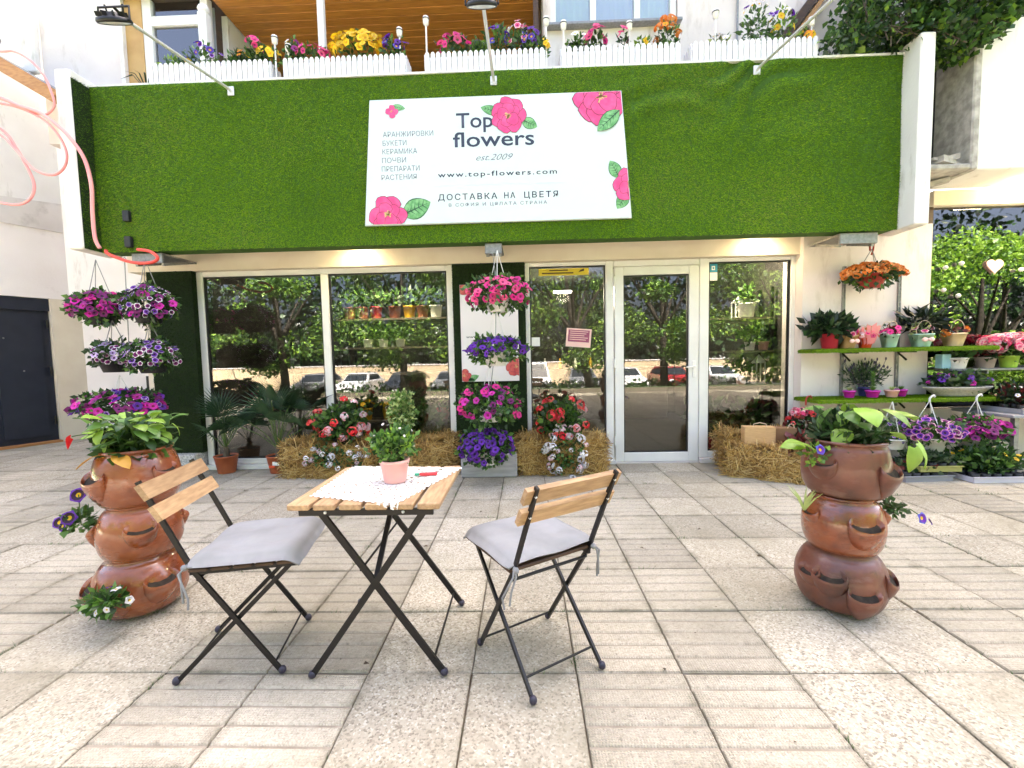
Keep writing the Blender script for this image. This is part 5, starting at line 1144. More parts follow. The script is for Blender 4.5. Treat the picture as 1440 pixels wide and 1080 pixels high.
# ================================================================== STRAWBERRY POT TOWERS
def tower_pot(loc, r, h, rneck, rfoot, pockets, label, m, rz=0, lip=True):
    t = thing('terracotta_pot', label, 'pot', loc, rz, 'stacked terracotta strawberry pots')
    prof = [(0,.004),(rfoot*.94,.004),(rfoot,.012)]
    for k in range(1,16):
        s = k/16; prof.append((rfoot*(1-s)**2*0 + (r*math.sin(math.pi*(.13+.74*s))**.62)*(1-.0*s) if True else 0, h*s))
    prof = [(0,.004),(rfoot*.94,.004),(rfoot,.012)]
    for k in range(1,17):
        s = k/17; e = math.sqrt(max(0,1-((s-.46)/.56)**2)); base = rfoot+(rneck-rfoot)*s; prof.append((base+(r-base)*e**1.25, .012+(h-.03)*s))
    prof += [(rneck,h-.018),(rneck+.012,h-.014),(rneck+.015,h-.005),(rneck+.008,h),(rneck-.006,h-.003),(rneck-.014,h-.02),(rneck-.02,h-.06)]
    body = part('body', MB().lathe(prof, 40), m, t)
    part('soil', MB().disc((0,0,h-.045), rneck-.014, 28), SOIL, t)
    for a, z, pr in pockets:
        # pouch: half bowl with an oval mouth leaning out of the wall
        mb = MB(); n = 18; V = []; F = []; ca, sa = math.cos(a), math.sin(a); rw = r*math.sqrt(max(.05,1-((z/h-.46)/.56)**2*.55))
        rings = [(1.0,0,.0),(1.06,-.006,.0),(1.08,-.015,.0),(1.0,-.05,-.010),(.82,-.085,-.024),(.5,-.115,-.045),(.1,-.13,-.06)]
        for ring, (s, dz, dr) in enumerate(rings):
            for k in range(n):
                b = 2*math.pi*k/n; tan = pr*s*math.cos(b); rad = rw+.006+dr*1.0 + pr*.42*s*math.sin(b)
                tilt_ = -.42*pr*math.sin(b)
                V.append((ca*rad - sa*tan, sa*rad + ca*tan, z+dz*pr/.07+tilt_))
        for i in range(len(rings)-1):
            for k in range(n): F.append((i*n+k,i*n+(k+1)%n,(i+1)*n+(k+1)%n,(i+1)*n+k))
        mb.add(V, F, 0, True)
        # inner wall
        Vi = []
        for s, dz in ((1.0,0),(.9,-.006),(.82,-.022)):
            for k in range(n):
                b = 2*math.pi*k/n; Vi.append((ca*(rw+.006+pr*.42*s*math.sin(b)) - sa*pr*s*math.cos(b), sa*(rw+.006+pr*.42*s*math.sin(b)) + ca*pr*s*math.cos(b), z+dz-.42*pr*math.sin(b)))
        mb.add(Vi, [(i*n+(k+1)%n,i*n+k,(i+1)*n+k,(i+1)*n+(k+1)%n) for i in range(2) for k in range(n)], 0, True)
        pk = part('pocket', mb, m, t)
        part('pocket_soil', MB().add(Vi[2*n:], [tuple(range(n))]), SOIL, pk)
    return t
D2 = lambda deg: R(deg)
LX, LY = -1.915, 2.04
tower_pot((LX,LY,0), .190, .290, .110, .100, [(D2(232),.185,.075),(D2(200),.175,.055),(D2(282),.165,.062),(D2(335),.190,.07)], 'bottom pot of the left tower, grey weathered base', TERRACOTTA)
tower_pot((LX+.015,LY,.265), .170, .275, .110, .098, [(D2(205),.175,.065),(D2(312),.185,.06),(D2(60),.18,.06)], 'middle pot of the left tower holding purple pansies', TERRACOTTA)
tower_pot((LX+.02,LY,.52), .172, .285, .132, .098, [(D2(248),.180,.07),(D2(350),.195,.055),(D2(120),.19,.06)], 'top pot of the left tower under lime green leaves', TERRACOTTA)
RX_, RY_ = 1.475, 2.04
tower_pot((RX_,RY_,0), .184, .290, .108, .100, [(D2(222),.205,.066),(D2(195),.195,.052),(D2(262),.150,.066),(D2(318),.190,.062)], 'bottom pot of the right tower with three empty front pockets', TERRACOTTA_D)
tower_pot((RX_+.003,RY_,.262), .163, .275, .110, .096, [(D2(266),.185,.070),(D2(185),.20,.045),(D2(345),.20,.05)], 'middle pot of the right tower with one dark front slot', TERRACOTTA)
tower_pot((RX_+.008,RY_,.52), .173, .275, .142, .096, [(D2(205),.19,.06),(D2(300),.165,.07),(D2(90),.19,.06)], 'top pot of the right tower under heart shaped leaves', TERRACOTTA_D)
# plants in the towers
t = thing('leafy_plant', 'lime green broad leaved plant in the left pot tower', 'plant', (LX+.02,LY,.77)); leafy(t,1,84,(0,0,0),.17,.19,[LEAFY_A,LEAFY_A,LEAFY_B,LEAFY_B,LEAFY_C],scale=(.45,1.0),tilt=(.0,1.7)); foliage('foliage',71,260,(0,0,.05),(.15,.14,.09),.06,.022,[LEAF_M,LEAF_L,LEAF_D],shell=.2,up=.3,parent=t)
link('red_leaf', leaf_big('red_leaf', .11, .05, mat('scarlet_leaf', (.72,.015,.02), rough=.4, transl=.25)), t, (-.215,-.10,.10), (R(-75),.9,R(120)), .62)
part('leaf_stem', MB().tube([(0,0,0),(-.12,-.04,.12),(-.213,-.095,.105)], .0028, 5), STEM, t)
link('yellow_leaf', leaf_big('yellow_leaf', .12, .035, mat('yellowing_leaf', (.62,.32,.04), rough=.5, transl=.25), False), t, (-.03,-.12,.03), (R(-10),0,R(115)), 1.0)
link('yellow_leaf', bpy.data.meshes['yellow_leaf'], t, (.02,-.14,.03), (R(-15),.2,R(250)), .9)
t = thing('pansy_plant', 'dark purple pansies in side pocket of the left tower', 'flowers', (LX-.19,LY-.09,.45)); foliage('foliage',72,90,(0,0,.02),(.06,.05,.05),.035,.013,[LEAF_M,LEAF_L],shell=.1,up=.4,parent=t)
for p, s in (((-.005,-.05,.055),1.15),((-.065,-.04,.03),1.0),((.005,-.01,.15),1.2),((-.03,-.06,.02),.8)):
    o = link('blossom', F_PANSY, t, p, (R(70),0,rnd.uniform(-.6,.3)), s)
part('stems', MB().tube([(0,0,0),(.01,-.01,.08),(.005,-.005,.15)], .0025, 5), STEM, t)
t = thing('pansy_plant', 'white pansy plant in front pocket of the left bottom pot', 'flowers', (LX+.05,LY-.235,.165)); foliage('foliage',73,210,(0,-.01,.0),(.085,.05,.05),.04,.012,[LEAF_L,LEAF_M,LEAF_G],shell=.1,up=.2,parent=t); blossoms(t,74,7,(.02,-.02,0),(.10,.06,.06),[F_WHT,F_PANSY],[.8,.2],scale=(.4,.7))
part('stems', MB().tube([(-.05,-.02,.01),(-.10,-.03,.0),(-.13,-.03,-.01)], .003, 5), STEM, t)
t = thing('heart_leaf_plant', 'large heart leaved plant in the right pot tower', 'plant', (RX_+.008,RY_,.75)); leafy(t,2,13,(0,0,0),.14,.19,[LEAFY_A,LEAFY_B],scale=(.7,1.2),tilt=(.2,1.5)); foliage('foliage',75,650,(0,0,.06),(.15,.14,.10),.05,.014,[LEAF_D,LEAF_M,LEAF_G],shell=.2,up=.5,parent=t)
for p, r_, s in (((.13,-.21,.04),(R(-80),0,R(190)),1.1),((.19,-.16,.05),(R(-60),.3,R(230)),1.25),((-.23,-.06,.03),(R(10),-.5,R(90)),1.0),((.22,-.02,.16),(R(0),.2,R(-70)),1.3),((-.02,-.12,.20),(R(-10),0,R(170)),1.3),((.10,-.10,.19),(R(-20),0,R(210)),1.1)): link('leaf', LEAFY_A, t, p, r_, s)
t = thing('aloe_plant', 'small pale spiky plant in left pocket of the right tower', 'plant', (RX_-.185,RY_-.02,.46)); lf = MB()
for k in range(9):
    a = k*2.4; e = .35+.08*k; lf.add([(-.006,0,0),(.006,0,0),(.05*e*math.cos(a)+.005,.05*e*math.sin(a),.06),(.05*e*math.cos(a)-.005,.05*e*math.sin(a),.06),(.13*e*math.cos(a),.13*e*math.sin(a),.10+.01*(k%3))],[(0,1,2,3),(3,2,4)])
part('leaves', lf, LEAF_V, t)
t = thing('pansy_plant', 'single blue pansy hanging from right pocket of the right tower', 'flowers', (RX_+.20,RY_-.04,.475)); foliage('foliage',76,80,(0,0,.0),(.05,.04,.03),.03,.010,[LEAF_G,LEAF_M],shell=.1,up=.3,parent=t); part('stems', MB().tube([(0,0,0),(.06,-.02,.0),(.10,-.03,-.03)], .0025, 5), STEM, t); link('blossom', F_BLU, t, (.10,-.04,-.035), (R(75),0,.3), .9); link('blossom', F_PANSY, t, (.135,-.04,-.05), (R(60),0,.8), .6)
t = thing('pansy_plant', 'blue flower with lime leaf in left pocket of right tower top', 'flowers', (RX_-.19,RY_-.10,.72)); foliage('foliage',77,40,(0,0,.02),(.05,.04,.04),.03,.010,[LEAF_Y,LEAF_L],shell=.1,up=.3,parent=t); link('blossom', F_BLU, t, (.0,-.03,.05), (R(70),0,.2), .8); link('leaf', LEAFY_A, t, (-.02,-.02,.05), (R(35),0,R(80)), 1.15)

# ================================================================== TABLE
tb = thing('bistro_table', 'folding bistro table with wooden slats and black steel legs', 'table', (-.575,1.80,0))
sw = .0775; gap = (.54-6*sw)/5
for k in range(6):
    x0 = -.27+k*(sw+gap); part('slat', MB().bbox((x0,-.325,.678),(x0+sw,.195,.700),.003), ACACIA_T, tb)
fr = MB(); fr.box((-.235,-.312,.655),(.245,-.298,.677)); fr.box((-.235,.168,.655),(.245,.182,.677)); fr.box((-.20,-.298,.659),(-.186,.168,.677)); fr.box((.186,-.298,.659),(.20,.168,.677)); part('top_frame', fr, BLACKMETAL, tb)
def leg_bar(a, b, w_=.0118, d=.006, par=tb, name='leg', foot=True):
    a, b = Vector(a), Vector(b); t_ = (b-a).normalized(); n_ = Vector((0,1,0)); s_ = t_.cross(n_).normalized()
    o = part(name, MB().obox((a+b)/2, (b-a)/2, s_*w_, s_.cross(t_)*d), BLACKMETAL, par)
    if foot: part('foot_cap', MB().ball(tuple(b+Vector((0,0,.004))), (.0155,.0155,.0155), 10, 6), DARKCAP, o)
    return o
for y in (-.24, .235):
    dy = .0075 if y < 0 else -.0075
    leg_bar((-.205,y+dy-.0,.655),(.25,y+dy,.014)); leg_bar((.205,y-dy,.655),(-.25,y-dy,.014))
rods = MB(); rods.tube([(.213,-.24,.07),(.213,.235,.07)], .005, 6); part('stretcher', rods, BLACKMETAL, tb)
rods = MB(); rods.tube([(-.05,-.24,.30+.12),(-.05,.235,.42)], .005, 6); part('stretcher', rods, BLACKMETAL, tb)
part('brace', MB().obox((-.02,.0,.50),(0,.17,.155),(.010,0,0),(0,-.004,.004)), BLACKMETAL, tb)
for k in (1,4): part('bolt', MB().ball((-.27+k*(sw+gap)+sw/2,-.313,.667), .006, 8, 4), ALU, tb)
# lace cloth: real holes cut in a fine grid
def lace():
    g = random.Random(4); n = 120; quad = [Vector((-.790,1.545)),Vector((-.44,1.44)),Vector((-.27,1.95)),Vector((-.80,1.985))]
    quad = [Vector((-.806,1.560)),Vector((-.452,1.452)),Vector((-.283,1.950)),Vector((-.815,2.005))]
    V = []; F = []; 
    def H(u,v):
        p = quad[0].lerp(quad[1],u).lerp(quad[3].lerp(quad[2],u),v); w_ = .008*math.sin(u*n*.55)*(1 if v in (0,1) else 0)
        x, y = p; z = .7035+.0012*math.sin(x*60)*math.sin(y*50)
        ov = max(0, 1.476-y)           # tip hangs over the front edge
        if ov > 0: z -= min(ov*1.2,.03); y = 1.470
        ox = max(0, x+.305)
        return (x, y, z)
    for j in range(n+1):
        for i in range(n+1): V.append(H(i/n, j/n))
    for j in range(n):
        for i in range(n):
            u, v = (i+.5)/n, (j+.5)/n; a = math.sin(i*.8)*math.sin(j*.8); r_ = math.hypot(u-.5,v-.5); b = math.sin(r_*95+3*math.sin(8*math.atan2(v-.5,u-.5)))
            edge = min(u,v,1-u,1-v)
            if edge < .02 and ((i+j)//4) % 2: continue
            hole = (i%4 in (1,2) and j%4 in (1,2) and b > -.2) or (i%8 in (3,4,5) and j%8 in (3,4,5) and b > .35)
            if hole and edge > .02: continue
            o = j*(n+1)+i; F.append((o,o+1,o+n+2,o+n+1))
    return V, F
V, F = lace(); loc = (-.55,1.72,.7035); V = np.array(V)-np.array(loc)
tag(link('lace_cloth', npmesh('lace_cloth', V, F, LACE), None, loc), 'white lace cloth lying askew over the wooden table', 'tablecloth')
t = thing('potted_plant', 'small green bush in pale pink pot on the table', 'potted plant', (-.536,1.735,.705)); lathe_pot(t,.044,.058,.092,PINKPOT,rim=.002,wall=.005)
foliage('foliage',81,620,(0,0,.150),(.092,.085,.068),.028,.010,[LEAF_L,LEAF_M,LEAF_Y,LEAF_D],shell=.1,up=.9,parent=t,weights=[.4,.35,.1,.15]); st = MB()
for k in range(14): a = k*2.4; st.tube([(.01*math.cos(a),.01*math.sin(a),.07),(.05*math.cos(a),.05*math.sin(a),.17)], .0018, 4)
part('stems', st, STEM, t); blossoms(t,82,8,(0,0,.16),(.08,.08,.08),[F_WHT],None,scale=(.15,.25))
t = thing('red_lighter', 'small red lighter with green end lying on the lace', 'lighter', (-.424,1.812,.712), R(8)); part('body', MB().bbox((-.03,-.007,-.006),(.045,.007,.007),.003), mat('red_plastic', (.75,.05,.06), rough=.3), t); part('cap', MB().bbox((-.05,-.006,-.005),(-.0305,.006,.006),.002), mat('green_plastic', (.03,.35,.22), rough=.4), t)

# ================================================================== CHAIRS
def chair(loc, ang, label):
    c = thing('bistro_chair', label, 'chair', (*loc,0), ang, 'folding bistro chairs at the table')
    for s in (-1,1):
        y1, y2 = s*.172, s*.158
        # front leg runs up and back, then on as the back post
        pts = [Vector((.185,y1,.014)),Vector((-.10,y1,.445)),Vector((-.17,y1,.60)),Vector((-.255,y1,.785))]
        mb = MB()
        for a, b in zip(pts[:-1],pts[1:]):
            t_ = (b-a).normalized(); s_ = t_.cross(Vector((0,1,0))).normalized(); mb.obox((a+b)/2,(b-a)/2*1.012,s_*.0086,Vector((0,.005,0)))
        l = part('leg', mb, BLACKMETAL, c); part('foot_cap', MB().ball((.187,y1,.018),(.0145,.0145,.0165),10,6), DARKCAP, l)
        a, b = Vector((-.185,y2,.014)),Vector((.235,y2,.43)); t_ = (b-a).normalized(); s_ = t_.cross(Vector((0,1,0))).normalized()
        l = part('leg', MB().obox((a+b)/2,(b-a)/2,s_*.0086,Vector((0,.005,0))), BLACKMETAL, c); part('foot_cap', MB().ball((-.187,y2,.018),(.0145,.0145,.0165),10,6), DARKCAP, l)
        part('seat_rail', MB().obox((.075,s*.168,.434),(.185,0,0),(0,.0055,0),(0,0,.009)), BLACKMETAL, c)
    part('stretcher', MB().tube([(.162,-.172,.05),(.162,.172,.05)], .0045, 6), BLACKMETAL, c)
    part('stretcher', MB().tube([(-.135,-.158,.064),(-.135,.158,.064)], .0045, 6), BLACKMETAL, c)
    part('stretcher', MB().tube([(-.085,-.172,.405),(-.085,.172,.405)], .006, 6), BLACKMETAL, c)
    for k in range(5): x0 = -.105+k*.075; part('seat_slat', MB().bbox((x0,-.195,.443),(x0+.064,.195,.456),.003), DARKWOOD, c)
    for xc, zc in ((-.238,.752),(-.201,.672)):
        part('back_slat', MB().obox((xc+.012,0,zc),(-.015,0,.0265),(0,.205,0),(.0085,0,.0048)), ACACIA_T, c)
        for s in (-1,1): part('bolt', MB().ball((xc-.008,s*.172,zc),(.006,.006,.006),8,4), ALU, c)
    return c
def cushion(loc, ang, label):
    c = thing('seat_cushion', label, 'cushion', (*loc,.457), ang, 'grey seat cushions on the bistro chairs'); n = 22; V = []; F = []
    x0, x1, hw, th = -.115, .285, .205, .046
    def z_at(u, v, side):
        e = min(u,1-u)*2; f = min(v,1-v)*2; k = (1-(1-min(1,e*3.2))**2)**.5*(1-(1-min(1,f*3.2))**2)**.5
        droop = -.030*max(0,(u-.86)/.14)**1.5 - .012*max(0,(abs(v-.5)-.40)/.1)**2
        tuft = -.010*sum(math.exp(-(((u-a)*.40)**2+((v-b)*.41)**2)/.0011) for a in (.3,.7) for b in (.3,.7))*side
        return (th*.5+ (th*.5*k if side else -th*.38*k)) + droop + (tuft if side else 0) + .0035*math.sin(u*9+1)*math.sin(v*11) - th*.10
    for side in (1,0):
        for j in range(n+1):
            for i in range(n+1):
                u, v = i/n, j/n; cu = .012*math.sin(math.pi*v)*(1 if u == 1 else (-1 if u == 0 else 0))
                rr = 1-.05*((2*u-1)**6)*((2*v-1)**6)
                V.append((((x0+x1)/2+(u-.5)*(x1-x0)*rr), (v-.5)*2*hw*rr, z_at(u,v,side)))
    m_ = (n+1)**2
    for j in range(n):
        for i in range(n):
            o = j*(n+1)+i; F.append((o,o+1,o+n+2,o+n+1)); o += m_; F.append((o+n+1,o+n+2,o+1,o))
    for i in range(n):
        for a, b in ((i,i+1),((n)*(n+1)+i+1,n*(n+1)+i),((i+1)*(n+1),i*(n+1)),(i*(n+1)+n,(i+1)*(n+1)+n)): F.append((b,a,m_+a,m_+b))
    part('pad', MB().add(V,F,0,True), CUSHION, c)
    loop = [(x0+.012+(x1-x0-.024)*min(1,max(0,u)), (v-.5)*(2*hw-.02), z_at(min(.995,max(.005,u)),min(.995,max(.005,v)),1)*.5+z_at(min(.995,max(.005,u)),min(.995,max(.005,v)),0)*.5) for u, v in [(k/12,0.) for k in range(13)]+[(1.,k/12) for k in range(1,13)]+[(1-k/12,1.) for k in range(1,13)]+[(0.,1-k/12) for k in range(1,13)]]
    part('piping', MB().tube(loop, .0042, 6), CUSHION, c)
    for s in (-1,1):
        for q in range(2): part('tie', MB().tube([(-.112,s*.178,.01),(-.135,s*(.185+.012*q),-.015),(-.125+.03*q,s*(.20+.02*q),-.07-.03*q),(-.12+.02*q,s*(.205+.01*q),-.12-.02*q)], .004, 5), CUSHION, c)
        part('tie_knot', MB().ball((-.122,s*.178,.0),(.014,.012,.012),8,5), CUSHION, c)
AL = R(11.3); LC = (-1.172,1.710)
chair(LC, AL, 'bistro chair on the left, facing right to the table'); cushion(LC, AL, 'grey cushion on the left chair, front edge drooping')
AR = R(122.6); RC = (.041,1.673)
chair(RC, AR, 'bistro chair on the right, seen from behind'); cushion(RC, AR, 'grey cushion tied to the right chair')

# ================================================================== RIGHT WALL SHELVES
def shelf(z, x0, x1, y0, label, seed, pts):
    t = thing('wall_shelf', label, 'shelf', ((x0+x1)/2,4.64,z-.03), group='turf covered wall shelves')
    part('board', MB().bbox((x0,y0,z-.034),(x1,4.645,z-.004),.006), TURFBASE, t, world=True)
    ps = [turf_patch(seed,(x0,y0,z-.004),(1,0,0),(0,1,0),(0,0,1),x1-x0,4.64-y0,int(16000*(x1-x0)*(4.64-y0)/.4),.011), turf_patch(seed+1,(x0,y0,z-.036),(1,0,0),(0,0,1),(0,-1,0),x1-x0,.034,7000,.011), turf_patch(seed+2,(x0,y0,z-.036),(0,1,0),(0,0,1),(-1,0,0),4.64-y0,.034,900,.011), turf_patch(seed+3,(x1,y0,z-.036),(0,1,0),(0,0,1),(1,0,0),4.64-y0,.034,900,.011)]
    V = np.concatenate([q[0] for q in ps])-np.array(t.location); mi = np.concatenate([q[1] for q in ps]); link('turf_cover', npmesh('turf_cover', V, np.arange(len(V)).reshape(-1,3), TURF, mi), t, kind='stuff')
    for x in pts: part('bracket', MB().box((x-.010,4.42,z-.050),(x+.010,4.645,z-.036)).obox((x,4.58,z-.085),(.006,0,0),(0,.055,.04),(0,.004,-.006)), BLACKMETAL, t, world=True)
    return t
shelf(1.205,2.86,4.60,4.36,'upper turf covered shelf carrying gift pots',90,(3.31,3.87))
shelf(.715,2.83,4.66,4.28,'lower turf covered shelf carrying succulents',95,(3.31,3.87))
for x, l in ((3.31,'left slotted metal upright behind the shelves'),(3.87,'right slotted metal upright behind the shelves')):
    m_ = MB(); m_.box((x-.014,4.628,.60),(x-.006,4.648,2.05)); m_.box((x+.006,4.628,.60),(x+.014,4.648,2.05)); m_.box((x-.006,4.640,.60),(x+.006,4.649,2.05))
    for k in range(36): m_.box((x-.006,4.629,.62+k*.04),(x+.006,4.640,.635+k*.04))
    solo('shelf_upright', m_, GREYMETAL, l, 'shelf rail', (x,4.64,.60), 'metal uprights on the right wall')
GP = 'gift pots on the upper shelf'
def gift(x, label, m, r0=.06, r1=.085, h=.13, y=4.48, z=1.208, handle=True, fol=None, fl=None, seed=1, bow=None, square=True):
    t = thing('gift_pot', label, 'gift pot', (x,y,z), rnd.uniform(-.15,.15), GP); lathe_pot(t, r0*1.1, r1*1.1, h, m, n=4 if square else 20)
    if square: 
        for ch in t.children: ch.rotation_euler = (0,0,math.pi/4)
    if handle:
        for dy in (-.04,.04): part('handle', MB().tube([(r1*.8*math.cos(a),dy,h+.13*math.sin(a)) for a in [math.pi*k/10 for k in range(11)]], .0035, 5), CANE, t)
    if fol: foliage('foliage', seed, fol[1], (0,0,h+fol[3]*.5), (fol[2],fol[2]*.8,fol[3]), fol[4], fol[4]*.36, fol[0], shell=.15, up=.4, parent=t)
    if fl: blossoms(t, seed+2, fl[1], (0,-.02,h+.02), (.085,.07,.06), fl[0], None, zmin=-.2, scale=(.6,1.1))
    if bow is not None:
        b = MB()
        for s in (-1,1): b.ball((s*.028,-.095,h*.55),(.03,.012,.022),8,5)
        b.ball((0,-.1,h*.55),.012,8,4); part('bow', b, bow, t)
    return t
t = thing('potted_plant', 'dark leaved plant in crimson pot at left end of the upper shelf', 'potted plant', (3.07,4.48,1.208)); lathe_pot(t,.065,.085,.15,REDPOT); foliage('foliage',101,300,(0,0,.22),(.22,.16,.09),.10,.030,[LEAF_BLK,LEAF_D],shell=.2,up=.3,parent=t)
gift(3.235,'kraft gift pot with cane handles and a pink flower',KRAFT,fol=([LEAF_D,LEAF_BLK],40,.06,.06,.05),fl=([F_HOT,F_PPK],6),seed=103,bow=HEARTPINK)
t = gift(3.42,'orange red gift pot wrapped in pink and orange paper',ORANGE,r0=.045,r1=.06,h=.10,fl=([F_ROSE,U_OR,U_PINK],9),seed=105)
wr = MB()
for k in range(14):
    a = k*.45; wr.add([(.05*math.cos(a),.05*math.sin(a),.03),(.075*math.cos(a+.3),.075*math.sin(a+.3),.05),(.13*math.cos(a+.2),.09*math.sin(a+.2),.19+.03*(k%3)),(.10*math.cos(a-.1),.08*math.sin(a-.1),.22)],[(0,1,2,3)])
part('paper_wrap', wr, PINKWRAP, t)
gift(3.655,'mint gift pot with a hot pink bow',MINT,r0=.05,r1=.072,fol=([LEAF_RED,LEAF_D],50,.07,.06,.05),fl=([F_HOT],7),seed=107)
gift(3.965,'mint gift pot left of the crimson pot, white handle',MINT,r0=.062,r1=.09,fol=([LEAF_G,LEAF_V],70,.08,.07,.05),fl=([F_PPK],3),seed=109,bow=HEARTPINK)
t = thing('potted_plant', 'dark drooping plant in crimson pot behind the mint pots', 'potted plant', (4.05,4.57,1.208)); lathe_pot(t,.06,.08,.13,REDPOT); foliage('foliage',111,210,(0,0,.26),(.20,.12,.10),.12,.020,[LEAF_BLK],shell=.2,up=-.1,parent=t); part('stems', MB().tube([(0,0,.1),(0,0,.28)], .008, 5), STEM, t)
gift(4.28,'peach gift pot with round handle at right end of the upper shelf',PEACH,r0=.062,r1=.088,fol=([LEAF_RED,LEAF_M],60,.07,.06,.05),fl=([U_OR],3),seed=113)
# lower shelf
GS = 'small succulent pots on the lower shelf'
def succ(x, y, m, label, tall=False, r=.052, seed=1):
    t = thing('succulent_pot', label, 'succulent', (x,y,.718), group=GS); lathe_pot(t,r*.75,r,.07,m)
    lf = MB()
    for k in range(16):
        a = k*2.4; e = .25+.045*k; d = Vector((math.cos(a)*e,math.sin(a)*e,1)).normalized(); s_ = d.cross(Vector((0,0,1))).normalized()*.009; b = Vector((0,0,.06)); L = .045+.0012*k
        lf.add([b,b+d*L*.5-s_,b+d*L,b+d*L*.5+s_],[(0,1,2,3)])
    if tall:
        for k in range(42):
            a = k*2.4; z = .07+k*.0042; d = Vector((math.cos(a),math.sin(a),.9)).normalized(); s_ = d.cross(Vector((0,0,1))).normalized()*.009; b = Vector((0,0,z)); lf.add([b,b+d*.022-s_,b+d*.042,b+d*.022+s_],[(0,1,2,3)])
    part('rosette', lf, [LEAF_L, LEAF_V][seed % 2], t)
succ(3.235,4.42,MAGENTAPOT,'low succulent in magenta pot, leftmost on the lower shelf',seed=1)
succ(3.455,4.41,MAGENTAPOT,'tall column succulent in magenta pot on the lower shelf',True,.06,2)
succ(3.64,4.41,ROSEPOT,'trailing succulent in rose pot on the lower shelf',False,.058,1)
succ(3.77,4.46,MAGENTAPOT,'low succulent in magenta pot right of the rose pot',seed=2)
t = thing('lavender_plant', 'dark lavender plant behind the succulents on lower shelf', 'potted plant', (3.50,4.56,.718)); lathe_pot(t,.055,.07,.09,mat('blue_pot',(.06,.06,.22),rough=.4)); foliage('foliage',115,420,(0,0,.20),(.22,.06,.13),.06,.008,[LEAF_G,LEAF_D],shell=.1,up=.9,parent=t); lv = MB()
for k in range(34): a = rnd.uniform(-.22,.22); h_ = rnd.uniform(.25,.38); lv.tube([(a*.4,0,.1),(a,rnd.uniform(-.05,.05),h_)], .0022, 4); lv.ball((a,0,h_),(.008,.008,.018),6,4)
part('flower_spikes', lv, petalmat('lavender_dark',(.10,.07,.16)), t)
t = thing('trough_planter', 'grey oval trough of purple flowers at right end of lower shelf', 'planter', (4.28,4.42,.718), R(-4)); lathe_pot(t,.20,.30,.095,mat('wicker_grey',(.52,.50,.46),(.40,.38,.35),rough=.8,scale=60),sx=1,sy=.42,n=32); foliage('foliage',117,620,(0,0,.14),(.28,.11,.09),.055,.020,[LEAF_D,LEAF_M,LEAF_G],shell=.2,up=.3,parent=t); blossoms(t,118,20,(0,0,.14),(.27,.11,.09),[F_MAG,F_PURP,F_LRIM],None,zmin=-.1,scale=(.6,1))
# white bowls hanging below
GB = 'white hanging bowls below the lower shelf'
for x, y, meshes, wts, lab, sd in ((3.82,4.20,[F_ORIM,F_PRIM],[.65,.35],'orchid pink petunias in white bowl, left under the shelf',121),(4.27,4.22,[F_DEEP,F_MAG,F_MRIM],[.6,.25,.15],'wine purple petunias in white bowl, right under the shelf',125)):
    t = basket(x,y,.41,.245,.125,62,meshes,wts,lab,seed=sd,nl=560,ztop=.70,group=GB,potr=.15,potdz=-.12,zmin=-.35)
    part('hook', MB().tube([(0,0,.28),(0,0,.31),(.012,-.01,.335),(.03,-.01,.34),(.04,-.005,.325)], .009, 6), WHITEPLASTIC, t)
t = thing('trailing_plant', 'blue flowered trailing plant left of the white bowls', 'plant', (3.52,4.25,.30)); lathe_pot(t,.09,.11,.10,WHITEPLASTIC,c=(0,0,-.06)); foliage('foliage',127,260,(0,0,.08),(.14,.12,.12),.045,.014,[LEAF_G,LEAF_M],shell=.2,parent=t); blossoms(t,128,12,(0,0,.08),(.15,.12,.13),[F_BLU,F_LRIM],None,scale=(.5,.8)); hanger(t,.1,.04,.39)
# trays on the ground
def tray(x, y, w_, d, z, m, label, leaves, seed, hgt, nfl=0, fm=None, nl=500, rz=0):
    t = thing('seedling_tray', label, 'plant tray', (x,y,z), rz, 'seedling trays by the right wall'); b = MB(); b.box((-w_/2,-d/2,0),(w_/2,d/2,.012)); 
    for a in (((-w_/2,-d/2,.012),(w_/2,-d/2+.008,.045)),((-w_/2,d/2-.008,.012),(w_/2,d/2,.045)),((-w_/2,-d/2+.008,.012),(-w_/2+.008,d/2-.008,.045)),((w_/2-.008,-d/2+.008,.012),(w_/2,d/2-.008,.045))): b.box(*a)
    b.box((-w_/2-.01,-d/2-.01,.045),(w_/2+.01,-d/2+.008,.052)); b.box((-w_/2-.01,d/2-.008,.045),(w_/2+.01,d/2+.01,.052)); part('tray', b, m, t); nx = max(3,int(w_/.085)); pm = MB().lathe([(0,.013),(.030,.013),(.038,.075),(.036,.075),(.034,.066),(0,.066)], 10).mesh('cell_pot', BLACKPLASTIC)
    for i in range(nx):
        for j in range(3): link('cell_pot', pm, t, (-w_/2+.05+i*(w_-.1)/(nx-1), -d/2+.05+j*(d-.1)/2, 0))
    foliage('foliage',seed,nl,(0,0,.07+hgt*.45),(w_/2,d/2,hgt*.55),.055,.018,leaves,shell=.1,up=.7,parent=t)
    if nfl: blossoms(t,seed+1,nfl,(0,-.02,.07+hgt*.55),(w_/2,d/2,hgt*.5),fm,None,zmin=.0,scale=(.6,.9))
    return t
tray(3.60,4.12,.44,.36,.0,GREYPLASTIC,'grey tray of low seedlings on the ground, left of the yellow flowers',[LEAF_G,LEAF_D,LEAF_RED],131,.06,nl=420,rz=R(4))
tray(3.72,4.10,.36,.30,.085,mat('olive_tray',(.34,.33,.10),rough=.6),'olive edged tray stacked on the grey tray',[LEAF_G,LEAF_D],133,.07,nl=420)
tray(4.22,4.06,.56,.36,.0,LILACTRAY,'pale tray of leafy seedlings with yellow flowers on the ground',[LEAF_M,LEAF_L,LEAF_D],135,.20,9,[F_YEL],1100)
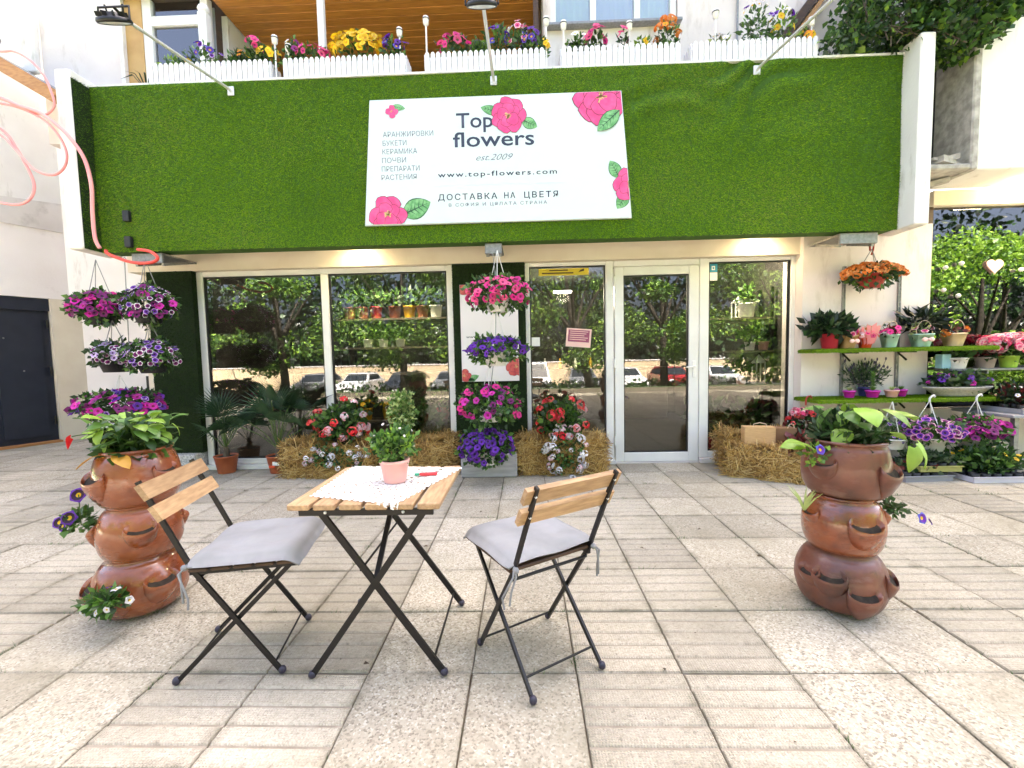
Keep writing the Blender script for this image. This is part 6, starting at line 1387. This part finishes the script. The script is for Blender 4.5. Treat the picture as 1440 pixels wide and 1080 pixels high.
t = thing('display_bench', 'low bench with trays at right edge below the window', 'bench', (5.0,4.30,0)); part('top', MB().bbox((-.60,-.28,.545),(.6,.30,.575),.005), GREYPLASTIC, t)
for x in (-.5,.5):
    for y in (-.2,.22): part('leg', MB().box((x-.02,y-.02,0),(x+.02,y+.02,.545)), GREYMETAL, t)
tray(4.72,4.24,.44,.40,.578,GREYPLASTIC,'bench tray of dark leaved orange and white flowers',[LEAF_D,LEAF_BLK,LEAF_RED],137,.17,14,[F_ORG,F_WHT,F_PPK],700)
tray(5.18,4.24,.44,.40,.578,GREYPLASTIC,'bench tray of mixed white flowers at the right edge',[LEAF_M,LEAF_D],139,.15,16,[F_WHT,F_PPK],600)
t = thing('window_ledge', 'narrow ledge carrying pots in front of the right window', 'shelf', (4.9,4.60,.98)); part('board', MB().bbox((-.65,-.16,-.02),(.75,.05,.0),.004), GREYMETAL, t); part('bracket', MB().box((-.3,-.14,-.05),(-.28,.05,-.021)).box((.4,-.14,-.05),(.42,.05,-.021)), GREYMETAL, t)
def ledgepot(x, m, label, r=.075, h=.12, fol=None, fl=None, seed=1, y=4.52):
    t = thing('flower_pot', label, 'potted plant', (x,y,.982), group='pots on the window ledge'); lathe_pot(t,r*.78,r,h,m)
    if fol: foliage('foliage',seed,fol[1],(0,0,h+fol[3]*.6),(fol[2],fol[2]*.8,fol[3]),.06,.024,fol[0],shell=.2,up=.3,parent=t)
    if fl: blossoms(t,seed+1,fl[1],(0,0,h+.10),fl[2],fl[0],None,zmin=-.1,scale=(.8,1.3))
ledgepot(4.36,WHITEPLASTIC,'white pot with dark leaves on the window ledge',r=.085,h=.11,fol=([LEAF_D,LEAF_M],90,.11,.06),seed=141)
ledgepot(4.64,TAUPEPOT,'taupe pot of dark leaves on the window ledge',r=.08,h=.11,fol=([LEAF_D,LEAF_RED],90,.12,.08),seed=143)
ledgepot(4.87,LIMEPOT,'lime pot of pink begonia on the window ledge',fol=([LEAF_D,LEAF_M],90,.14,.07),fl=([U_RB],14,(.24,.12,.07)),seed=145)
ledgepot(5.12,TAUPEPOT,'taupe pot of pink begonia at right end of the ledge',fol=([LEAF_D,LEAF_M],90,.12,.07),fl=([U_RB,U_PINK],9,(.16,.12,.07)),seed=147)
solo('gift_box', MB().bbox((4.20,4.50,.985),(4.29,4.58,1.13),.004), BLUEBOX, 'pale blue box at left end of the window ledge', 'box', (4.245,4.54,.985))

# ================================================================== INSIDE THE SHOP
def rack(x0, x1, y, zs, label):
    t = thing('display_rack', label, 'shelf', ((x0+x1)/2,y,0), group='racks inside the shop')
    for z in zs: part('shelf_board', MB().box((x0,y-.16,z-.025),(x1,y+.16,z)), INTSHELF, t, world=True)
    for x in (x0,x1-.03):
        for dy in (-.15,.12): part('post', MB().box((x,y+dy,.005),(x+.03,y+dy+.03,max(zs)+.35)), BLACKMETAL, t, world=True)
rack(-2.35,-.95,5.60,(.42,1.02,1.35,1.71),'rack of pots behind the second shop window')
rack(2.05,2.95,5.40,(.80,1.21,1.60),'rack of white pots behind the right shop window')
rack(-3.5,-2.5,6.6,(.5,1.0,1.5),'rack deep inside behind the left window')
def inpot(x, y, z, m, label, r=.07, h=.13, fol=True, seed=1, fl=None):
    t = thing('flower_pot', label, 'potted plant', (x,y,z+.002), group='pots inside the shop'); lathe_pot(t,r*.8,r,h,m,n=16)
    if fol: foliage('foliage',seed,110,(0,0,h+.09),(.13,.11,.11),.07,.022,[LEAF_M,LEAF_L,LEAF_D],shell=.15,up=.3,parent=t)
    if fl: blossoms(t,seed+1,10,(0,0,h+.05),(.1,.1,.06),[fl],None,zmin=-.1)
for k,(x,m,l) in enumerate(((-2.22,BROWNPOT,'brown pot at far left of the top rack board'),(-2.05,BROWNPOT,'second brown pot on the top rack board'),(-1.88,REDPOT,'crimson pot on the top rack board'),(-1.64,BROWNPOT,'brown pot left of the yellow one inside'),(-1.45,YELLOWPOT,'yellow pot on the top rack board inside'),(-1.28,BROWNPOT,'brown pot right of the yellow one inside'),(-1.11,WHITEPLASTIC,'white pot at right end of the top rack board'))): inpot(x,5.56,1.71,m,l,.078,.15,seed=151+k)
for k,(x,m,l) in enumerate(((-2.0,WHITEPLASTIC,'white pot left on the middle rack board'),(-1.8,WHITEPLASTIC,'white pot in the middle of the rack board'),(-1.58,WHITEPLASTIC,'white pot right on the middle rack board'))): inpot(x,5.56,1.35,m,l,.06,.10,seed=161+k)
for k,(x,m,l,f) in enumerate(((-2.05,YELLOWPOT,'yellow flowering pot low behind second window',F_YEL),(-1.75,YELLOWPOT,'amber flowering pot low behind second window',F_YEL),(-1.15,REDPOT,'crimson pot low beside the middle pillar',None),(-.98,BROWNPOT,'brown pot low beside the middle pillar',None))): inpot(x,5.52,.42,m,l,.085,.15,seed=171+k,fl=f)
inpot(2.68,5.36,1.60,WHITEPLASTIC,'white bucket pot on top of the right window rack',.10,.17,seed=181)
for k,(x,z,m,l) in enumerate(((2.72,1.21,WHITEPLASTIC,'white pot left on the middle right rack board'),(2.88,1.21,ROSEPOT,'rose pot right on the middle right rack board'),(2.62,.80,ROSEPOT,'rose pot on the low right rack board'))): inpot(x,5.34,z,m,l,.06,.10,seed=183+k)
def lantern(x, z, l, h=.26):
    t = thing('lantern', l, 'lantern', (x,5.40,z+.002), group='white lanterns inside the right window'); m_ = MB()
    for a in (-.05,.05):
        for b in (-.05,.05): m_.box((a-.006,b-.006,0),(a+.006,b+.006,h*.7))
    m_.box((-.06,-.06,0),(.06,.06,.012)); m_.box((-.06,-.06,h*.7),(.06,.06,h*.72)); m_.box((-.056,-.056,h*.35),(.056,-.046,h*.37)); part('frame', m_, WHITEPLASTIC, t)
    part('roof', MB().add([(-.06,-.06,h*.72),(.06,-.06,h*.72),(.06,.06,h*.72),(-.06,.06,h*.72),(0,0,h)],[(0,1,4),(1,2,4),(2,3,4),(3,0,4)]), WHITEPLASTIC, t)
lantern(2.86,.80,'white lantern on the low right rack board',.36); lantern(2.60,1.60,'white lantern on top of the right window rack')
for x, y, s, l, sd in ((2.2,5.25,.30,'bushy dark plant on the floor behind the right window',191),(2.62,5.22,.28,'second dark plant on floor behind right window',192),(-1.25,5.25,.28,'dark plant on the floor by the middle pillar',193),(.35,5.5,.30,'dark plant on the floor left of the door',194)):
    t = thing('house_plant', l, 'potted plant', (x,y,.005), group='house plants on the shop floor'); lathe_pot(t,.10,.13,.2,REDPOT); foliage('foliage',sd,260,(0,0,.38),(s*.8,s*.7,.24),.13,.035,[LEAF_D,LEAF_M],shell=.2,up=.2,parent=t)
t = thing('shop_counter', 'dark counter with shelves at the back of the shop', 'counter', (1.0,8.2,0)); part('body', MB().bbox((-1.4,-.25,.005),(1.6,.25,.95),.01), INTDARK, t)
for k in range(7): part('bottle', MB().lathe([(0,0),(.03,0),(.03,.12),(.012,.15),(.012,.19),(0,.19)], 10, (-.9+k*.28,-.15,.951)), [YELLOWPOT,WHITEPLASTIC][k%2], t)
for x, y, z, l in ((.62,6.9,2.2,'lit pendant lamp behind the window left of the door'),(-1.55,5.12,2.38,'added fill lamp close behind the second window lighting the rack'),(2.45,5.08,2.40,'added fill lamp close behind the right window lighting the rack'),(5.1,5.6,2.40,'long lit lamp inside the right window')):  # two lamps close behind the glass are added to brighten the pot racks
    t = thing('pendant_or_fill_lamp', l, 'lamp', (x,y,z), group='lit lamps inside the shop'); long_ = x > 4
    part('tube', MB().bbox((-.30 if long_ else -.14,-.04,-.03),(.30 if long_ else .14,.04,.0),.005), LAMPIN, t); part('cord', MB().tube([(0,0,0),(0,0,2.468-z)], .004, 5), BLACKPLASTIC, t)
    ll = bpy.data.lights.new('pendant_or_fill_bulb','POINT'); ll.energy = 11; ll.color = (1,.85,.62); ll.shadow_soft_size = .1; q = bpy.data.objects.new('pendant_or_fill_bulb', ll); COL.objects.link(q); q.location = (x,y,z-.10)

# ================================================================== BEHIND THE CAMERA (mirrored in the glass): trees, cars, far house
def tree_mesh(seed, h, r, n, p=(.30,.38,.20,.12)):
    g = np.random.default_rng(seed); Pp = []; K_ = 17
    for k in range(K_):
        d = rand_dirs(g,1)[0]; c = np.array([d[0]*r*.95,d[1]*r*.95,h*.54+d[2]*h*.34]); m_ = n//K_; q = rand_dirs(g,m_); rr = r*(.22+.20*g.random()); Pp.append(c+q*np.array([rr*1.25,rr*1.25,rr*.75])*(.35+.65*g.random(m_))[:,None])
    Pp = np.concatenate(Pp); D = g.normal(size=Pp.shape)+np.array([0,0,-.3]); D /= np.linalg.norm(D,axis=1)[:,None]; V, F = leaf_arrays(g,Pp,D,.15,.055)
    return npmesh('crown', V, F, [LEAF_M,LEAF_L,LEAF_Y,LEAF_D], np.tile(g.choice(4,len(Pp),p=p),4))
CR = [tree_mesh(s,7.5,2.6,8200) for s in (1,2,3)]+[tree_mesh(9,7.5,3.1,11000,(.10,.30,.58,.02))]
def tree(x, y, z, k, label, lean=0, s=1):
    t = thing('tree', label, 'tree', (x,y,z), rnd.uniform(0,6), 'street trees opposite the shop'); m_ = MB(); m_.tube([(0,0,0),(lean*.5,0,1.8),(lean,0,3.6*s),(lean*1.2,0,5.4*s)], [.17,.14,.10,.04], 9)
    for q in range(5): a = q*1.26; m_.tube([(lean*.8,0,2.6*s),(lean+1.0*math.cos(a),1.0*math.sin(a),4.2*s),(lean+1.7*math.cos(a),1.7*math.sin(a),5.2*s)], [.07,.045,.02], 6)
    part('trunk', m_, TREEBARK, t); link('crown', CR[k], t, (lean,0,0), (0,0,rnd.uniform(0,6)), s)
for k,(x,y,l,le) in enumerate(((-9.5,-7.5,'leftmost tree mirrored in the shop windows',.2),(-5.2,-9.0,'tree mirrored in the first shop window',-.3),(-1.2,-8.0,'tree mirrored in the second shop window',.3),(2.6,-7.2,'leaning tree mirrored in the glass door',.9),(5.8,-8.6,'tree mirrored in the right shop window',-.2),(10.5,-7.8,'yellow green tree mirrored in the far right window',.1),(14.5,-5.0,'tree mirrored in the far right window beside the heart',.2),(18.0,-7.5,'rightmost tree mirrored in the far right window',-.2),(12.2,-9.5,'tree behind the yellow green one in the far right window',.2))): tree(x,y,-.4 if x < 10 else -1.5,3 if 10 < x < 15 else k%3,l,le,.9+.08*(k%3))
t = thing('hedge', 'low hedge along the plaza edge mirrored in the glass', 'hedge', (0,-9.8,-1.0)); foliage('foliage',211,6000,(0,0,.45),(16,.6,.6),.16,.07,[LEAF_D,LEAF_M,LEAF_L],shell=.3,parent=t,out=.5)
CARGLASS = mat('car_glass', (.02,.025,.03), rough=.08); TYRE = mat('tyre', (.015,.015,.015), rough=.9); HEADL = mat('headlight', (.75,.77,.80), rough=.1)
def car(x, y, paint, label, van=False):
    t = thing('parked_car', label, 'car', (x,y,-1.125), math.pi/2, 'cars parked across the street'); h = 1.9 if van else 1.45
    # profile in length (x, front at +), built from sections across the width
    low = [(-2.1,.35),(2.05,.35),(2.15,.55),(2.1,.78),(1.1 if not van else 1.5,.95),(-2.0,1.0),(-2.15,.7)]
    top = [(1.05,.95),(.35,h-.02),(-1.2,h),(-1.75,1.0)] if not van else [(1.5,.95),(.95,h-.03),(-2.0,h),(-2.05,1.0)]
    b = MB(); n = len(low); V = [(a,-.86,c) for a,c in low]+[(a,.86,c) for a,c in low]; b.add(V,[tuple(range(n)),tuple(range(2*n-1,n-1,-1))]+[(i,n+i,n+(i+1)%n,(i+1)%n) for i in range(n)])
    m_ = len(top); V = [(a,-(.80 if c < 1.1 else .62),c) for a,c in top]+[(a,(.80 if c < 1.1 else .62),c) for a,c in top]; b.add(V,[tuple(range(m_)),tuple(range(2*m_-1,m_-1,-1))]+[(i,m_+i,m_+(i+1)%m_,(i+1)%m_) for i in range(m_)]); part('body', b, paint, t)
    a, c = top[0], top[1]; f = lambda q, w_: (a[0]+(c[0]-a[0])*q+.008, w_, a[1]+(c[1]-a[1])*q+.008)
    part('windscreen', MB().add([f(.08,-.70),f(.08,.70),f(.92,.58),f(.92,-.58)],[(0,1,2,3)]), CARGLASS, t)
    for s in (-1,1):
        part('side_window', MB().add([(.65,s*.79,1.03),(-1.5,s*.79,1.03),(-1.15,s*.66,h-.1),(.25,s*.66,h-.1)],[(0,1,2,3)]), CARGLASS, t)
        part('headlight', MB().ball((2.08,s*.62,.72),(.07,.17,.09),8,5), HEADL, t)
        for xw in (1.35,-1.3):
            wl = part('wheel', MB().tube([(xw,s*.70,.31),(xw,s*.88,.31)], .31, 16), TYRE, t); part('rim', MB().tube([(xw,s*.881,.31),(xw,s*.885,.31)], .19, 12), ALU, wl)
    part('grille', MB().box((2.09,-.35,.50),(2.165,.35,.64)), BLACKPLASTIC, t); part('number_plate', MB().box((2.166,-.24,.42),(2.175,.24,.51)), WHITEPLASTIC, t)
CW = mat('white_car_paint', (.75,.75,.76), rough=.2, coat=.5); CS = mat('silver_car_paint', (.42,.43,.45), rough=.25, metal=.6, coat=.5); CDK = mat('dark_car_paint', (.03,.035,.05), rough=.2, coat=.5); CRD = mat('red_car_paint', (.35,.02,.02), rough=.2, coat=.5)
for k,(x,m_,l,v) in enumerate(((-13,CS,'silver car parked farthest left across the street',0),(-10.3,CW,'white car parked second from left across the street',0),(-7.5,CDK,'dark car parked third from left across the street',0),(-4.6,CS,'silver car parked opposite the first window',0),(-1.9,CW,'white car parked opposite the second window',0),(.7,CW,'white van parked opposite the pillar',1),(3.5,CS,'silver car parked opposite the door',0),(6.2,CW,'white car parked opposite the right window',0),(9.0,CRD,'red car parked across the street',0),(11.8,CW,'white car parked farthest right across the street',0))): car(x,-17.5,m_,l,bool(v))
fb = thing('garden_wall', 'low beige wall behind the parked cars mirrored in the glass', 'wall', (0,-24,-1.13)); part('wall', MB().box((-40,-.2,0),(40,.2,1.75)), BEIGEFAR, fb); part('coping', MB().box((-40,-.26,1.752),(40,.26,1.83)), GREYWALL, fb)
g = np.random.default_rng(77); n = 24000; Pp = np.stack([g.uniform(-48,48,n), -30+g.normal(size=n)*1.6, -.6+13*g.random(n)**1.15], 1); Pp[:,2] *= 1+.35*np.sin(Pp[:,0]*.7)
dd = g.normal(size=(n,3)); dd /= np.linalg.norm(dd,axis=1)[:,None]; V, F = leaf_arrays(g,Pp,dd,.55,.22)
fw = link('far_trees', npmesh('far_trees', V, F, [LEAF_BLK,LEAF_D,LEAF_M], np.tile(g.choice(3,n,p=[.7,.25,.05]),4)), None, None, kind='stuff'); tag(fw, 'mass of trees beyond the parked cars mirrored in the windows', 'trees')
